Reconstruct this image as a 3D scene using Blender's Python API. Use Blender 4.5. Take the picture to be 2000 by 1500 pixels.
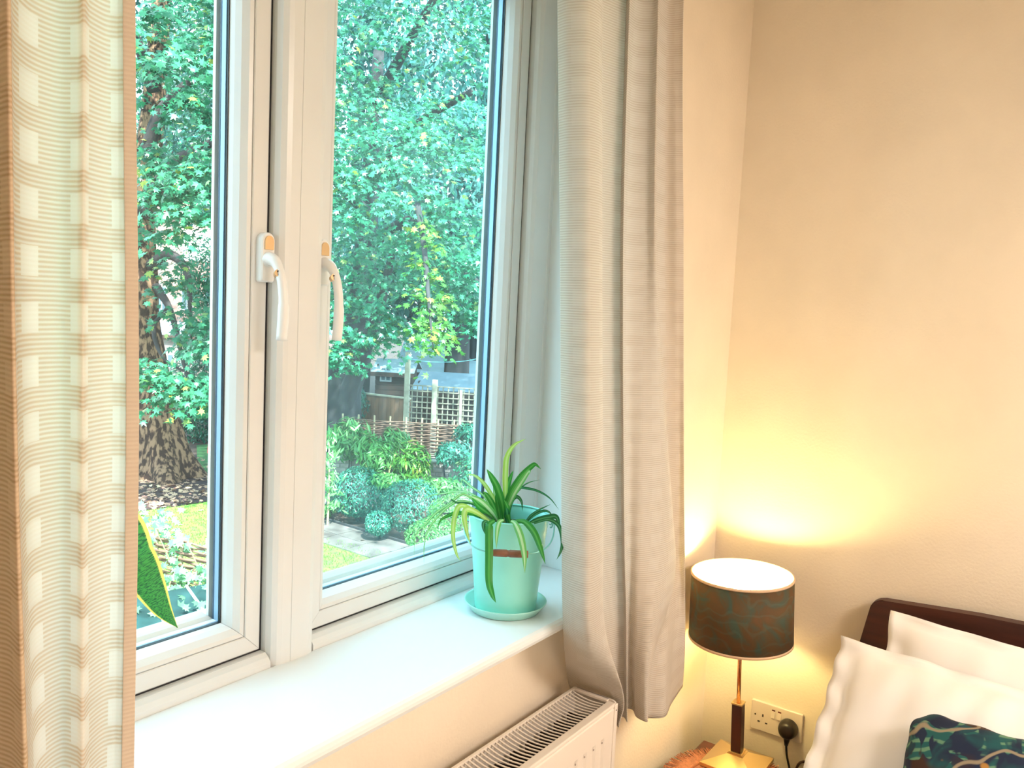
import bpy, bmesh, math, random
import numpy as np
from mathutils import Vector, Matrix, Quaternion, noise

for o in list(bpy.data.objects):
    bpy.data.objects.remove(o)
SC = bpy.context.scene
COL = SC.collection
PI = math.pi
rnd = random.Random(7)

# ------------------------------------------------------------------ camera
CAM = Vector((-2.2932, -0.8743, 1.5641))
FW = Vector((0.80888, 0.58072, -0.09204)).normalized()
RT = Vector((0.58609, -0.80887, 0.04721))
RT = (RT - FW * RT.dot(FW)).normalized()
UP = RT.cross(FW)
FPX = 1589.6
cam = bpy.data.objects.new('camera', bpy.data.cameras.new('camera'))
COL.objects.link(cam)
m = Matrix((RT, UP, -FW)).transposed().to_4x4()
m.translation = CAM
cam.matrix_world = m
cam.data.sensor_width = 36
cam.data.lens = FPX / 2000 * 36
cam.data.clip_start = 0.05
cam.data.clip_end = 300
SC.camera = cam


def at(px, py, d):
    """World point at distance d (along the view axis) seen in direction px, py of the 2000x1500 photo."""
    return CAM + (FW + RT * ((px - 1000) / FPX) - UP * ((py - 750) / FPX)) * d


def gnd(px, py, z=-2.05):
    r = FW + RT * ((px - 1000) / FPX) - UP * ((py - 750) / FPX)
    return CAM + r * ((z - CAM.z) / r.z)


# ------------------------------------------------------------------ light
SC.view_settings.view_transform = 'Standard'
SC.view_settings.look = 'None'
SC.view_settings.gamma = 1
SC.view_settings.use_curve_mapping = False
SC.view_settings.exposure = 0.08
W = bpy.data.worlds.new('sky'); SC.world = W
W.use_nodes = True
wn = W.node_tree
bgn = wn.nodes['Background']
tc = wn.nodes.new('ShaderNodeTexCoord')
sep = wn.nodes.new('ShaderNodeSeparateXYZ')
mr = wn.nodes.new('ShaderNodeMapRange')
mr.inputs['From Min'].default_value = 0.0; mr.inputs['From Max'].default_value = 0.8
mxs = wn.nodes.new('ShaderNodeMix'); mxs.data_type = 'RGBA'
mxs.inputs[6].default_value = (0.78, 0.95, 1.0, 1)
mxs.inputs[7].default_value = (0.58, 0.84, 1.0, 1)
wn.links.new(tc.outputs['Generated'], sep.inputs[0])
wn.links.new(sep.outputs['Z'], mr.inputs['Value'])
wn.links.new(mr.outputs[0], mxs.inputs['Factor'])
wn.links.new(mxs.outputs[2], bgn.inputs['Color'])
bgn.inputs['Strength'].default_value = 5.0


def light(name, kind, loc, energy, color, rot=None, **kw):
    l = bpy.data.lights.new(name, kind)
    l.energy = energy; l.color = color
    for k, v in kw.items():
        setattr(l, k, v)
    o = bpy.data.objects.new(name, l); COL.objects.link(o); o.location = loc
    if rot: o.rotation_euler = rot
    return o


sun = light('sun', 'SUN', (0, 0, 20), 20.0, (1.0, 0.97, 0.88), angle=0.02)
sd = Vector((0.35, 0.62, -0.95)).normalized()       # direction the light travels: from behind the house
sun.rotation_euler = sd.to_track_quat('-Z', 'Y').to_euler()
light('added_room_fill', 'AREA', (-1.25, -2.5, 2.44), 72, (1.0, 0.87, 0.76), (0, 0, 0), shape='SQUARE', size=0.9)  # added unseen fill light to brighten the room

# ------------------------------------------------------------------ materials
MATS = {}


def mat(name, col, rough=0.6, metal=0.0, var=0.0, scale=20, bump=0.0, bscale=60, trans=0.0, emit=None, estr=0, spec=0.5, stretch=None, col2=None, coat=0):
    if name in MATS: return MATS[name]
    M = bpy.data.materials.new(name); M.use_nodes = True
    nt = M.node_tree; b = nt.nodes['Principled BSDF']
    b.inputs['Base Color'].default_value = (*col, 1)
    b.inputs['Roughness'].default_value = rough
    b.inputs['Metallic'].default_value = metal
    b.inputs['Specular IOR Level'].default_value = spec
    b.inputs['Coat Weight'].default_value = coat
    if emit:
        b.inputs['Emission Color'].default_value = (*emit, 1)
        b.inputs['Emission Strength'].default_value = estr
    t = nt.nodes.new('ShaderNodeTexCoord'); mp = nt.nodes.new('ShaderNodeMapping')
    nt.links.new(t.outputs['Object'], mp.inputs[0])
    if stretch: mp.inputs['Scale'].default_value = stretch
    if var > 0 or col2:
        n = nt.nodes.new('ShaderNodeTexNoise'); n.inputs['Scale'].default_value = scale
        n.inputs['Detail'].default_value = 5
        nt.links.new(mp.outputs[0], n.inputs['Vector'])
        r = nt.nodes.new('ShaderNodeValToRGB')
        c2 = col2 if col2 else tuple(c * (1 - var) for c in col)
        c1 = col if col2 else tuple(min(1, c * (1 + var * .5)) for c in col)
        r.color_ramp.elements[0].position = .35; r.color_ramp.elements[1].position = .65
        r.color_ramp.elements[0].color = (*c2, 1); r.color_ramp.elements[1].color = (*c1, 1)
        nt.links.new(n.outputs['Fac'], r.inputs[0]); nt.links.new(r.outputs[0], b.inputs['Base Color'])
    if bump > 0:
        n2 = nt.nodes.new('ShaderNodeTexNoise'); n2.inputs['Scale'].default_value = bscale
        n2.inputs['Detail'].default_value = 4
        nt.links.new(mp.outputs[0], n2.inputs['Vector'])
        bp = nt.nodes.new('ShaderNodeBump'); bp.inputs['Strength'].default_value = bump
        bp.inputs['Distance'].default_value = 0.004
        nt.links.new(n2.outputs['Fac'], bp.inputs['Height']); nt.links.new(bp.outputs[0], b.inputs['Normal'])
    if trans > 0:
        tr = nt.nodes.new('ShaderNodeBsdfTranslucent')
        tr.inputs['Color'].default_value = (*[min(1, c * 1.1) for c in col], 1)
        mx = nt.nodes.new('ShaderNodeMixShader'); mx.inputs[0].default_value = trans
        nt.links.new(b.outputs[0], mx.inputs[1]); nt.links.new(tr.outputs[0], mx.inputs[2])
        nt.links.new(mx.outputs[0], nt.nodes['Material Output'].inputs[0])
    MATS[name] = M
    return M


def leaf_mat(name, ca, cb, cc, trans=0.35, rough=0.35, spec=0.6):
    """Leaf colour from the per-leaf attribute 'tint' (0..1)."""
    M = bpy.data.materials.new(name); M.use_nodes = True
    nt = M.node_tree; b = nt.nodes['Principled BSDF']
    a = nt.nodes.new('ShaderNodeAttribute'); a.attribute_name = 'tint'
    r = nt.nodes.new('ShaderNodeValToRGB')
    e = r.color_ramp.elements
    e[0].position = 0; e[0].color = (*ca, 1); e[1].position = 1; e[1].color = (*cc, 1)
    k = e.new(0.93); k.color = (*cb, 1)
    nt.links.new(a.outputs['Fac'], r.inputs[0]); nt.links.new(r.outputs[0], b.inputs['Base Color'])
    b.inputs['Roughness'].default_value = rough
    b.inputs['Specular IOR Level'].default_value = spec
    tr = nt.nodes.new('ShaderNodeBsdfTranslucent'); nt.links.new(r.outputs[0], tr.inputs['Color'])
    mx = nt.nodes.new('ShaderNodeMixShader'); mx.inputs[0].default_value = trans
    nt.links.new(b.outputs[0], mx.inputs[1]); nt.links.new(tr.outputs[0], mx.inputs[2])
    nt.links.new(mx.outputs[0], nt.nodes['Material Output'].inputs[0])
    MATS[name] = M
    return M


M_plaster = mat('plaster_cream', (0.90, 0.79, 0.64), .9, var=.04, scale=5, bump=.2, bscale=140)
M_white = mat('white_paint', (0.86, 0.89, 0.90), .35, var=.02, scale=4)
M_upvc = mat('white_plastic_frame', (0.78, 0.79, 0.79), .28, var=.04, scale=3)
M_carpet = mat('carpet', (0.45, 0.37, 0.29), .95, var=.2, scale=200, bump=.6, bscale=400)
M_black = mat('black_rubber', (0.012, 0.012, 0.016), .5)
M_spacer = mat('blue_grey_spacer', (0.30, 0.48, 0.66), .4, metal=.2)
M_spacer_dark = mat('dark_spacer', (0.02, 0.07, 0.14), .5)
M_dirt = mat('dirt', (0.05, 0.04, 0.04), .8)

# ------------------------------------------------------------------ mesh helpers


def link(name, me, m=None, parent=None):
    o = bpy.data.objects.new(name, me)
    COL.objects.link(o)
    if m is not None and me is not None and not me.materials:
        for q in (m if isinstance(m, (list, tuple)) else [m]): me.materials.append(q)
    if parent is not None: o.parent = parent
    return o


def tag(o, label=None, cat=None, group=None, kind=None):
    if label: o['label'] = label
    if cat: o['category'] = cat
    if group: o['group'] = group
    if kind: o['kind'] = kind
    return o


def empty(name, loc=(0, 0, 0), parent=None, rz=0):
    o = bpy.data.objects.new(name, None); COL.objects.link(o)
    o.location = loc; o.rotation_euler = (0, 0, rz)
    o.empty_display_size = .05
    if parent is not None: o.parent = parent
    return o


def fin(bm, smooth=False):
    me = bpy.data.meshes.new('m')
    bmesh.ops.recalc_face_normals(bm, faces=bm.faces)
    bm.to_mesh(me); bm.free()
    if smooth:
        me.polygons.foreach_set('use_smooth', [True] * len(me.polygons))
    return me


def obj(name, bm, m, parent=None, smooth=False):
    return link(name, fin(bm, smooth), m, parent)


def box(bm, a, b, bev=0, seg=2):
    a = Vector(a); b = Vector(b)
    r = bmesh.ops.create_cube(bm, size=1)
    vs = r['verts']
    c = (a + b) / 2; s = b - a
    for v in vs: v.co = Vector((v.co.x * s.x, v.co.y * s.y, v.co.z * s.z)) + c
    if bev:
        es = list({e for v in vs for e in v.link_edges})
        bmesh.ops.bevel(bm, geom=es, offset=bev, segments=seg, affect='EDGES', profile=.5)
    return vs


def boxo(name, a, b, m, parent=None, bev=0, off=None, seg=2):
    bm = bmesh.new()
    if off is not None: a = Vector(a) - off; b = Vector(b) - off
    box(bm, a, b, bev, seg)
    return obj(name, bm, m, parent)


def tube(bm, pts, r, n=8, cap=True):
    """Tube along points, radius r (number or list)."""
    pts = [Vector(p) for p in pts]
    rs = r if isinstance(r, (list, tuple)) else [r] * len(pts)
    rings = []
    t0 = (pts[1] - pts[0]).normalized()
    ref = Vector((0, 0, 1)) if abs(t0.z) < .9 else Vector((1, 0, 0))
    nrm = t0.cross(ref).normalized()
    for i, p in enumerate(pts):
        t = (pts[min(i + 1, len(pts) - 1)] - pts[max(i - 1, 0)]).normalized()
        nrm = (nrm - t * nrm.dot(t)).normalized()
        bn = t.cross(nrm)
        rings.append([bm.verts.new(p + (nrm * math.cos(2 * PI * k / n) + bn * math.sin(2 * PI * k / n)) * rs[i]) for k in range(n)])
    for a, b in zip(rings[:-1], rings[1:]):
        for k in range(n): bm.faces.new((a[k], a[(k + 1) % n], b[(k + 1) % n], b[k]))
    if cap:
        bm.faces.new(rings[0][::-1]); bm.faces.new(rings[-1])
    return rings


def lathe(bm, prof, n=48, c=(0, 0, 0), close=False, mtx=None):
    """prof: list of (radius, z); revolve about z."""
    c = Vector(c); rings = []
    for r, z in prof:
        if r < 1e-6: rings.append([bm.verts.new(c + Vector((0, 0, z)))])
        else: rings.append([bm.verts.new(c + Vector((r * math.cos(2 * PI * k / n), r * math.sin(2 * PI * k / n), z))) for k in range(n)])
    pr = list(zip(rings[:-1], rings[1:])) + ([(rings[-1], rings[0])] if close else [])
    for a, b in pr:
        if len(a) == 1 and len(b) == 1: continue
        for k in range(n):
            k2 = (k + 1) % n
            if len(a) == 1: bm.faces.new((a[0], b[k2], b[k]))
            elif len(b) == 1: bm.faces.new((a[k], a[k2], b[0]))
            else: bm.faces.new((a[k], a[k2], b[k2], b[k]))
    if mtx is not None:
        for rg in rings:
            for v in rg: v.co = mtx @ v.co


def cr(pts, n=8):
    """Catmull-Rom through points (tuples/Vectors of any length)."""
    P = [np.array(p, float) for p in pts]
    P = [2 * P[0] - P[1]] + P + [2 * P[-1] - P[-2]]
    out = []
    for i in range(1, len(P) - 2):
        p0, p1, p2, p3 = P[i - 1:i + 3]
        for k in range(n):
            t = k / n
            out.append(.5 * (2 * p1 + (p2 - p0) * t + (2 * p0 - 5 * p1 + 4 * p2 - p3) * t * t + (3 * p1 - p0 - 3 * p2 + p3) * t ** 3))
    out.append(P[-2])
    return out


# ================================================================== ROOM SHELL
XL, YB, ZC = -4.0, -3.6, 2.5
WX0, WX1, WZ0, WZ1 = -2.145, -0.715, 0.94, 2.38       # window opening


def struct(name, bm, m, **k):
    o = obj(name, bm, m, **k); o['kind'] = 'structure'; return o


bm = bmesh.new(); box(bm, (XL, YB, -.1), (0, 0, 0)); struct('floor', bm, M_carpet)
bm = bmesh.new(); box(bm, (XL, YB, ZC), (0, 0, ZC + .1)); struct('ceiling', bm, mat('ceiling_white', (.85, .84, .8), .9))
bm = bmesh.new()                                        # window wall, opening left free
box(bm, (XL, 0, -.1), (WX0, .3, ZC + .1)); box(bm, (WX1, 0, -.1), (.3, .3, ZC + .1))
box(bm, (WX0, 0, -.1), (WX1, .3, WZ0)); box(bm, (WX0, 0, WZ1), (WX1, .3, ZC + .1))
struct('wall_left', bm, M_plaster)
bm = bmesh.new(); box(bm, (0, YB, -.1), (.3, 0, ZC + .1)); struct('wall_right', bm, M_plaster)
bm = bmesh.new(); box(bm, (XL, YB - .2, -.1), (.3, YB, ZC + .1)); struct('wall_back', bm, M_plaster)
bm = bmesh.new(); box(bm, (XL - .2, YB, -.1), (XL, .3, ZC + .1)); struct('wall_near', bm, M_plaster)
bm = bmesh.new(); box(bm, (-.018, YB, 0), (0, 0, .12), .004); struct('baseboard_right', bm, M_white)
bm = bmesh.new(); box(bm, (XL, -.018, 0), (-.019, 0, .12), .004); struct('baseboard_left', bm, M_white)

# ------------------------------------------------------------------ sill (board with rounded nose)
bm = bmesh.new()
ZS = 0.9646
prof = [(.17, ZS - .024), (.17, ZS), (-.066, ZS), (-.0715, ZS - .003), (-.075, ZS - .008), (-.0755, ZS - .013), (-.073, ZS - .020), (-.068, ZS - .024)]
xs = [-2.30, -.66]
rr = [[bm.verts.new((x, y, z)) for y, z in prof] for x in xs]
for k in range(len(prof)):
    k2 = (k + 1) % len(prof); bm.faces.new((rr[0][k], rr[0][k2], rr[1][k2], rr[1][k]))
bm.faces.new(rr[0][::-1]); bm.faces.new(rr[1])
# cut to the opening behind the wall face: the part inside the reveal keeps to the opening width
struct('trim_1', bm, M_white)

# white-painted linings of the opening
bm = bmesh.new(); box(bm, (WX1 - .003, .001, ZS + .0005), (WX1, .166, WZ1)); struct('trim_2', bm, M_white)
bm = bmesh.new(); box(bm, (WX0, .001, ZS + .0005), (WX0 + .003, .166, WZ1)); struct('trim_3', bm, M_white)

# ------------------------------------------------------------------ window
win = empty('window_1', (-1.43, .2, ZS)); win['kind'] = 'structure'
WO = Vector((-1.43, .2, ZS))


def wbox(name, a, b, m, parent=None, bev=0):
    return boxo(name, a, b, m, parent or win, bev, WO)


def prism_x(name, prof, z0, z1, m, parent):
    """Vertical bar: profile in (x, y), from z0 to z1."""
    bm = bmesh.new()
    a = [bm.verts.new(Vector((x, y, z0)) - WO) for x, y in prof]
    b = [bm.verts.new(Vector((x, y, z1)) - WO) for x, y in prof]
    n = len(prof)
    for k in range(n): bm.faces.new((a[k], a[(k + 1) % n], b[(k + 1) % n], b[k]))
    bm.faces.new(a[::-1]); bm.faces.new(b)
    return obj(name, bm, m, parent)


# fixed outer frame: two jambs, head, sill bar and the mullion
prism_x('frame_jamb', [(-.715, .26), (-.715, .166), (-.728, .166), (-.730, .168), (-.780, .170), (-.790, .175), (-.793, .184), (-.794, .26)], WZ0 + .001, WZ1, M_upvc, win)
prism_x('frame_jamb', [(-2.145, .26), (-2.145, .166), (-2.132, .166), (-2.08, .170), (-2.07, .175), (-2.067, .184), (-2.066, .26)], WZ0 + .001, WZ1, M_upvc, win)
prism_x('mullion', [(-1.474, .26), (-1.4735, .186), (-1.470, .176), (-1.463, .170), (-1.455, .1675), (-1.4385, .1655), (-1.4380, .1668), (-1.4374, .1655),
                    (-1.400, .1655), (-1.391, .168), (-1.386, .174), (-1.384, .184), (-1.384, .26)], .955, WZ1, M_upvc, win)


def prism_z(name, prof, x0, x1, m, parent):
    bm = bmesh.new()
    a = [bm.verts.new(Vector((x0, y, z)) - WO) for y, z in prof]
    b = [bm.verts.new(Vector((x1, y, z)) - WO) for y, z in prof]
    n = len(prof)
    for k in range(n): bm.faces.new((a[k], a[(k + 1) % n], b[(k + 1) % n], b[k]))
    bm.faces.new(a[::-1]); bm.faces.new(b)
    return obj(name, bm, m, parent)


for x0, x1 in ((-2.067, -1.474), (-1.385, -.793)):
    prism_z('frame_bottom_rail', [(.26, .942), (.1705, .942), (.1705, .974), (.176, .981), (.184, .9862), (.184, .9868), (.26, .9868)], x0, x1, M_upvc, win)
    prism_z('frame_head_rail', [(.26, WZ1), (.168, WZ1), (.168, 2.31), (.176, 2.303), (.184, 2.30), (.26, 2.30)], x0, x1, M_upvc, win)


def side_piece(bm, rect, prof, side, g=0.0):
    """One mitred side of a rectangular ring.  prof: closed list (u inset, y)."""
    x0, x1, z0, z1 = rect

    def cor(u, y, c):
        X = x0 + u if c in (0, 3) else x1 - u
        Z = z0 + u if c in (0, 1) else z1 - u
        return Vector((X, y, Z)) - WO
    c0, c1 = [(0, 1), (1, 2), (2, 3), (3, 0)][side]
    A = [cor(u, y, c0) for u, y in prof]; B = [cor(u, y, c1) for u, y in prof]
    d = (B[0] - A[0]).normalized() * g
    a = [bm.verts.new(p + d) for p in A]; b = [bm.verts.new(p - d) for p in B]
    n = len(prof)
    for k in range(n): bm.faces.new((a[k], a[(k + 1) % n], b[(k + 1) % n], b[k]))
    bm.faces.new(a[::-1]); bm.faces.new(b)


# window glass: clear, mirror-like at grazing angles; glare haze painted on as whitish veil
def glass_mat(GLARE_HAZE, refl=.04, tint=(.93, .985, .985)):
    M = bpy.data.materials.new('window_glass'); M.use_nodes = True
    nt = M.node_tree; nt.nodes.remove(nt.nodes['Principled BSDF'])
    L = nt.links.new
    tr = nt.nodes.new('ShaderNodeBsdfTransparent'); tr.inputs[0].default_value = (*tint, 1)
    gl = nt.nodes.new('ShaderNodeBsdfGlossy'); gl.inputs['Roughness'].default_value = 0.0
    lw = nt.nodes.new('ShaderNodeLayerWeight'); lw.inputs['Blend'].default_value = .5
    pw = nt.nodes.new('ShaderNodeMath'); pw.operation = 'POWER'; pw.inputs[1].default_value = 5
    ma = nt.nodes.new('ShaderNodeMath'); ma.operation = 'MULTIPLY_ADD'; ma.inputs[1].default_value = .9; ma.inputs[2].default_value = refl
    L(lw.outputs['Facing'], pw.inputs[0]); L(pw.outputs[0], ma.inputs[0])
    m1 = nt.nodes.new('ShaderNodeMixShader')
    L(ma.outputs[0], m1.inputs[0]); L(tr.outputs[0], m1.inputs[1]); L(gl.outputs[0], m1.inputs[2])
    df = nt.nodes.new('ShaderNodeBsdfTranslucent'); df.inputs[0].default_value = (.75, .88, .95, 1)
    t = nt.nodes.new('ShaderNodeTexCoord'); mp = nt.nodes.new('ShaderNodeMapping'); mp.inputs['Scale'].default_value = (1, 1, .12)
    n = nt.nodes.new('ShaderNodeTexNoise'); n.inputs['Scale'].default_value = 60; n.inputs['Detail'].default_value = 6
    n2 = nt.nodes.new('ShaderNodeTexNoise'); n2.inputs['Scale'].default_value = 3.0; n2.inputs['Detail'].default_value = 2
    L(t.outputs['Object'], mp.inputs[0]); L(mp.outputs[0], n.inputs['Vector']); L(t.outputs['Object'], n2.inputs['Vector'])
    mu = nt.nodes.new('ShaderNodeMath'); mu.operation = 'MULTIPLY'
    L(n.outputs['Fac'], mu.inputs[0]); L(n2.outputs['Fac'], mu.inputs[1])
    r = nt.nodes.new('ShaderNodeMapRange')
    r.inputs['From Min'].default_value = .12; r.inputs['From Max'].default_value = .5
    r.inputs['To Min'].default_value = .005; r.inputs['To Max'].default_value = GLARE_HAZE
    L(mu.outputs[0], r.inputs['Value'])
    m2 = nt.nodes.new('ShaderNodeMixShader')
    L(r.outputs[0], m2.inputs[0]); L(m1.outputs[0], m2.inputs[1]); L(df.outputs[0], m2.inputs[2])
    L(m2.outputs[0], nt.nodes['Material Output'].inputs[0])
    return M


M_glass_l = glass_mat(.008, .012)
M_glass_r = glass_mat(.045, .030, (.84, .97, .99))  # stronger haze and cyan tint painted into the right pane
M_glass_clear = mat('clear_pane', (.8, .9, .9), .1)
ZG0, ZG1 = .990, 2.297
for (x0, x1) in ((-2.063, -1.4775), (-1.3815, -.7975)):
    sash = empty('sash', (0, 0, 0), win)
    rect = (x0, x1, ZG0, ZG1)
    flat = [(0, .196), (.002, .194), (.0275, .194), (.029, .1955), (.029, .26), (0, .26)]
    bead = [(.0297, .1965), (.0313, .1955), (.037, .197), (.0445, .206), (.0485, .217), (.0505, .228), (.0297, .228)]
    outer = [(.029, .258), (.044, .258), (.0525, .2585), (.0535, .264), (.029, .264)]
    for s in range(4):
        nm = ('sash_rail', 'sash_stile')[s % 2]
        b1 = bmesh.new(); side_piece(b1, rect, flat, s, .0003); obj(nm, b1, M_upvc, sash)
        b2 = bmesh.new(); side_piece(b2, rect, bead, s, .0003); obj('glazing_bead', b2, M_upvc, sash)
    ob = [(.029, .247), (.046, .247), (.0580, .252), (.0640, .262), (.0640, .268), (.029, .268)]
    bq = bmesh.new(); [side_piece(bq, rect, outer if s else ob, s) for s in range(4)]; obj('outer_frame', bq, M_upvc, sash)
    bq = bmesh.new(); [side_piece(bq, rect, [(.046, .2275), (.0520 if s else .0508, .2275), (.0520 if s else .0508, .2295), (.046, .2295)], s) for s in range(4)]
    obj('gasket', bq, M_black, sash)
    bq = bmesh.new(); [side_piece(bq, rect, [(.044, .2345), (.0515, .2345), (.0515, .2455), (.044, .2455)], s) for s in range(4)]
    obj('spacer_bar', bq, M_spacer, sash)
    bq = bmesh.new(); side_piece(bq, rect, [(.044, .2345), (.0521, .2375), (.0521, .2470), (.044, .2470)], 0); o = obj('spacer_cap', bq, M_white, sash)
    bq = bmesh.new(); [side_piece(bq, rect, [(.044, .2455), (.0520, .2455), (.0520, .2485), (.044, .2485)], s) for s in (1, 3)]
    obj('outer_gasket', bq, M_spacer_dark, sash)
    # dark draught seal round the sash, deep in the gap
    bq = bmesh.new(); [side_piece(bq, (x0 - .0045, x1 + .0045, ZG0 - .0045, ZG1 + .0045), [(-.0005, .197), (.0045, .197), (.0045, .25), (-.0005, .25)], s) for s in range(4)]
    obj('draught_seal', bq, M_black, sash)
    for y in (.232, .2565):
        bq = bmesh.new()
        vs = [bq.verts.new(Vector(p) - WO) for p in ((x0 + .042, y, ZG0 + .042), (x1 - .042, y, ZG0 + .042), (x1 - .042, y, ZG1 - .042), (x0 + .042, y, ZG1 - .042))]
        bq.faces.new(vs)
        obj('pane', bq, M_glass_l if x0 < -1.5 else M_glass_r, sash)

# casement handles
M_handle = mat('white_handle', (.88, .88, .88), .3)
M_brass = mat('worn_gold_metal', (.72, .50, .28), .35, metal=.7)
M_keyhole = mat('keyhole_dark', (.03, .02, .02), .5)


def window_handle(cx, cz):
    h = empty('window_handle', Vector((cx, .194, cz)) - WO, win)
    b = bmesh.new()                                     # rounded backplate
    pr = []
    for k in range(13):
        a = PI * k / 12; pr.append((.0125 * math.cos(a), .022 + .0125 * math.sin(a)))
    for k in range(5):
        a = PI + PI / 2 * k / 4; pr.append((-.0085 + .004 * math.cos(a), -.038 + .004 * math.sin(a)))
    for k in range(5):
        a = -PI / 2 + PI / 2 * k / 4; pr.append((.0085 + .004 * math.cos(a), -.038 + .004 * math.sin(a)))
    fr = [b.verts.new((x, -.012, z)) for x, z in pr]; f2 = [b.verts.new((x * .86, -.015, z * .95)) for x, z in pr]; bk = [b.verts.new((x, 0, z)) for x, z in pr]
    n = len(pr)
    for k in range(n):
        b.faces.new((fr[k], fr[(k + 1) % n], bk[(k + 1) % n], bk[k])); b.faces.new((f2[k], f2[(k + 1) % n], fr[(k + 1) % n], fr[k]))
    b.faces.new(f2); obj('backplate', b, M_handle, h)
    # gold insert of the tilt button at the top
    b = bmesh.new()
    ins = [(.008 * math.cos(PI * k / 10), .020 + .0095 * math.sin(PI * k / 10)) for k in range(11)] + [(-.008, .008), (.008, .008)]
    a1 = [b.verts.new((x, -.0175, z)) for x, z in ins]; a2 = [b.verts.new((x, -.013, z)) for x, z in ins]
    for k in range(len(ins)): b.faces.new((a1[k], a1[(k + 1) % len(ins)], a2[(k + 1) % len(ins)], a2[k]))
    b.faces.new(a1); o = obj('button', b, M_brass, h); o['label'] = 'small gold button'
    # lever: boss, bend, then the long grip
    b = bmesh.new()
    path = cr([(0, -.010, -.008), (0, -.020, -.006), (0, -.034, -.013), (0, -.046, -.034), (0, -.052, -.062), (0, -.053, -.092), (0, -.050, -.130)], 5)
    rad = [.0125 - .0050 * min(1, i / 12) + (.001 if i > 22 else 0) for i in range(len(path))]
    rings = tube(b, path, rad, 12)
    o = obj('lever', b, M_handle, h, True)
    # lock barrel with keyhole on the lever's outer side
    b = bmesh.new()
    q = Vector((0, -.036, -.030)); dq = Vector((-.45, -.85, .2)).normalized()
    tube(b, [q, q + dq * .0125], .0058, 20)
    o = obj('lock_barrel', b, M_brass, h); o['label'] = 'gold key lock'
    b = bmesh.new(); q2 = q + dq * .0126
    up = (Vector((0, 0, 1)) - dq * dq.z).normalized(); sd_ = dq.cross(up)
    for w, t0, t1 in ((.0010, -.004, .002), (.0020, .0008, .0035)):
        vs = [b.verts.new(q2 + sd_ * sx * w + up * tt + dq * e) for e in (0, .0006) for sx, tt in ((-1, t0), (1, t0), (1, t1), (-1, t1))]
        b.faces.new(vs[4:]); b.faces.new(vs[:4][::-1])
        for k in range(4): b.faces.new((vs[k], vs[(k + 1) % 4], vs[4 + (k + 1) % 4], vs[4 + k]))
    obj('keyhole', b, M_keyhole, h)
    return h


window_handle(-1.4865, 1.629)
window_handle(-1.375, 1.629)

# ================================================================== RADIATOR
M_rad = mat('radiator_enamel', (.86, .77, .68), .35)
M_rad_dark = mat('radiator_inside', (.03, .018, .010), .8)
ZR = .7734
rad = empty('radiator', (-1.45, -.088, .15))
tag(rad, 'white panel radiator with slotted top grille under the window sill', 'radiator')
RO = Vector((-1.45, -.088, .15))
X0, X1 = -2.05, -.8455
# front panel with pressed vertical ribs
bm = bmesh.new()
cols = []
x = X0 + .004
xsr = []
pitch = .034
n = int((X1 - X0 - .03) / pitch)
pts = [(X0 + .004, 0)]
for i in range(n):
    xa = X0 + .018 + i * pitch
    pts += [(xa, 0), (xa + .004, .0045), (xa + .013, .0045), (xa + .017, 0)]
pts += [(X1 - .004, 0)]
zrows = [(.155, 0, 0), (.175, 0, 0), (.192, 0, 1), (.700, 0, 1), (.714, 0, 0), (.7600, 0, 0), (.7655, .004, 0)]
grid = [[bm.verts.new(Vector((px, -.139 + dy + d * k, z)) - RO) for px, d in pts] for z, dy, k in zrows]
for a, b in zip(grid[:-1], grid[1:]):
    for k in range(len(pts) - 1): bm.faces.new((a[k], a[k + 1], b[k + 1], b[k]))
obj('front_panel', bm, M_rad, rad)
bm = bmesh.new(); box(bm, Vector((X0 + .004, -.042, .155)) - RO, Vector((X1 - .004, -.036, .765)) - RO); obj('back_panel', bm, M_rad, rad)
# weld dimples along the top of the ribs
bm = bmesh.new()
for i in range(n):
    c = Vector((X0 + .0265 + i * pitch, -.1392, .7065)) - RO
    bmesh.ops.create_uvsphere(bm, u_segments=8, v_segments=5, radius=.0022, matrix=Matrix.Translation(c) @ Matrix.Diagonal((1, .5, 1, 1)))
o = obj('weld_spot', bm, mat('weld_grey', (.35, .28, .24), .6), rad); o['kind'] = 'stuff'
# convector fins between the panels: dark zig-zag
bm = bmesh.new()
zz = []
i = 0; x = X0 + .02
while x < X1 - .02:
    zz.append((x, -.122 if i % 4 in (0, 1) else -.056)); x += .0125; i += 1
for (xa, ya), (xb, yb) in zip(zz[:-1], zz[1:]):
    f = [bm.verts.new(Vector(p) - RO) for p in ((xa, ya, .17), (xb, yb, .17), (xb, yb, .742), (xa, ya, .742))]
    bm.faces.new(f)
obj('convector_fins', bm, M_rad_dark, rad)
# top grille: front and back strips, bars
boxo('grille_strip', (X0, -.0440, ZR - .006), (X1 - .001, -.0362, ZR), M_rad, rad, .0015, RO)
boxo('grille_strip', (X0, -.1390, ZR - .010), (X1 - .006, -.1215, ZR - .002), M_rad, rad, .002, RO)
boxo('grille_strip', (X1 - .0125, -.1215, ZR - .006), (X1 - .0005, -.044, ZR), M_rad, rad, .001, RO)
bm = bmesh.new()
ys = [-.043, -.055, -.068, -.083, -.098, -.111, -.1225]
zsg = [0, -.0032, -.0058, -.0072, -.0070, -.0055, -.0040]
for k in range(len(ys) - 1):
    f = []
    for (y, z) in ((ys[k], zsg[k]), (ys[k + 1], zsg[k + 1])):
        f.append([bm.verts.new((sx * .0019, y + .088, z + dz)) for sx, dz in ((-1, 0), (1, 0), (1, -.0012), (-1, -.0012))])
    for j in range(4): bm.faces.new((f[0][j], f[0][(j + 1) % 4], f[1][(j + 1) % 4], f[1][j]))
bar_me = fin(bm); bar_me.materials.append(M_rad)
px = X1 - .0215
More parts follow.
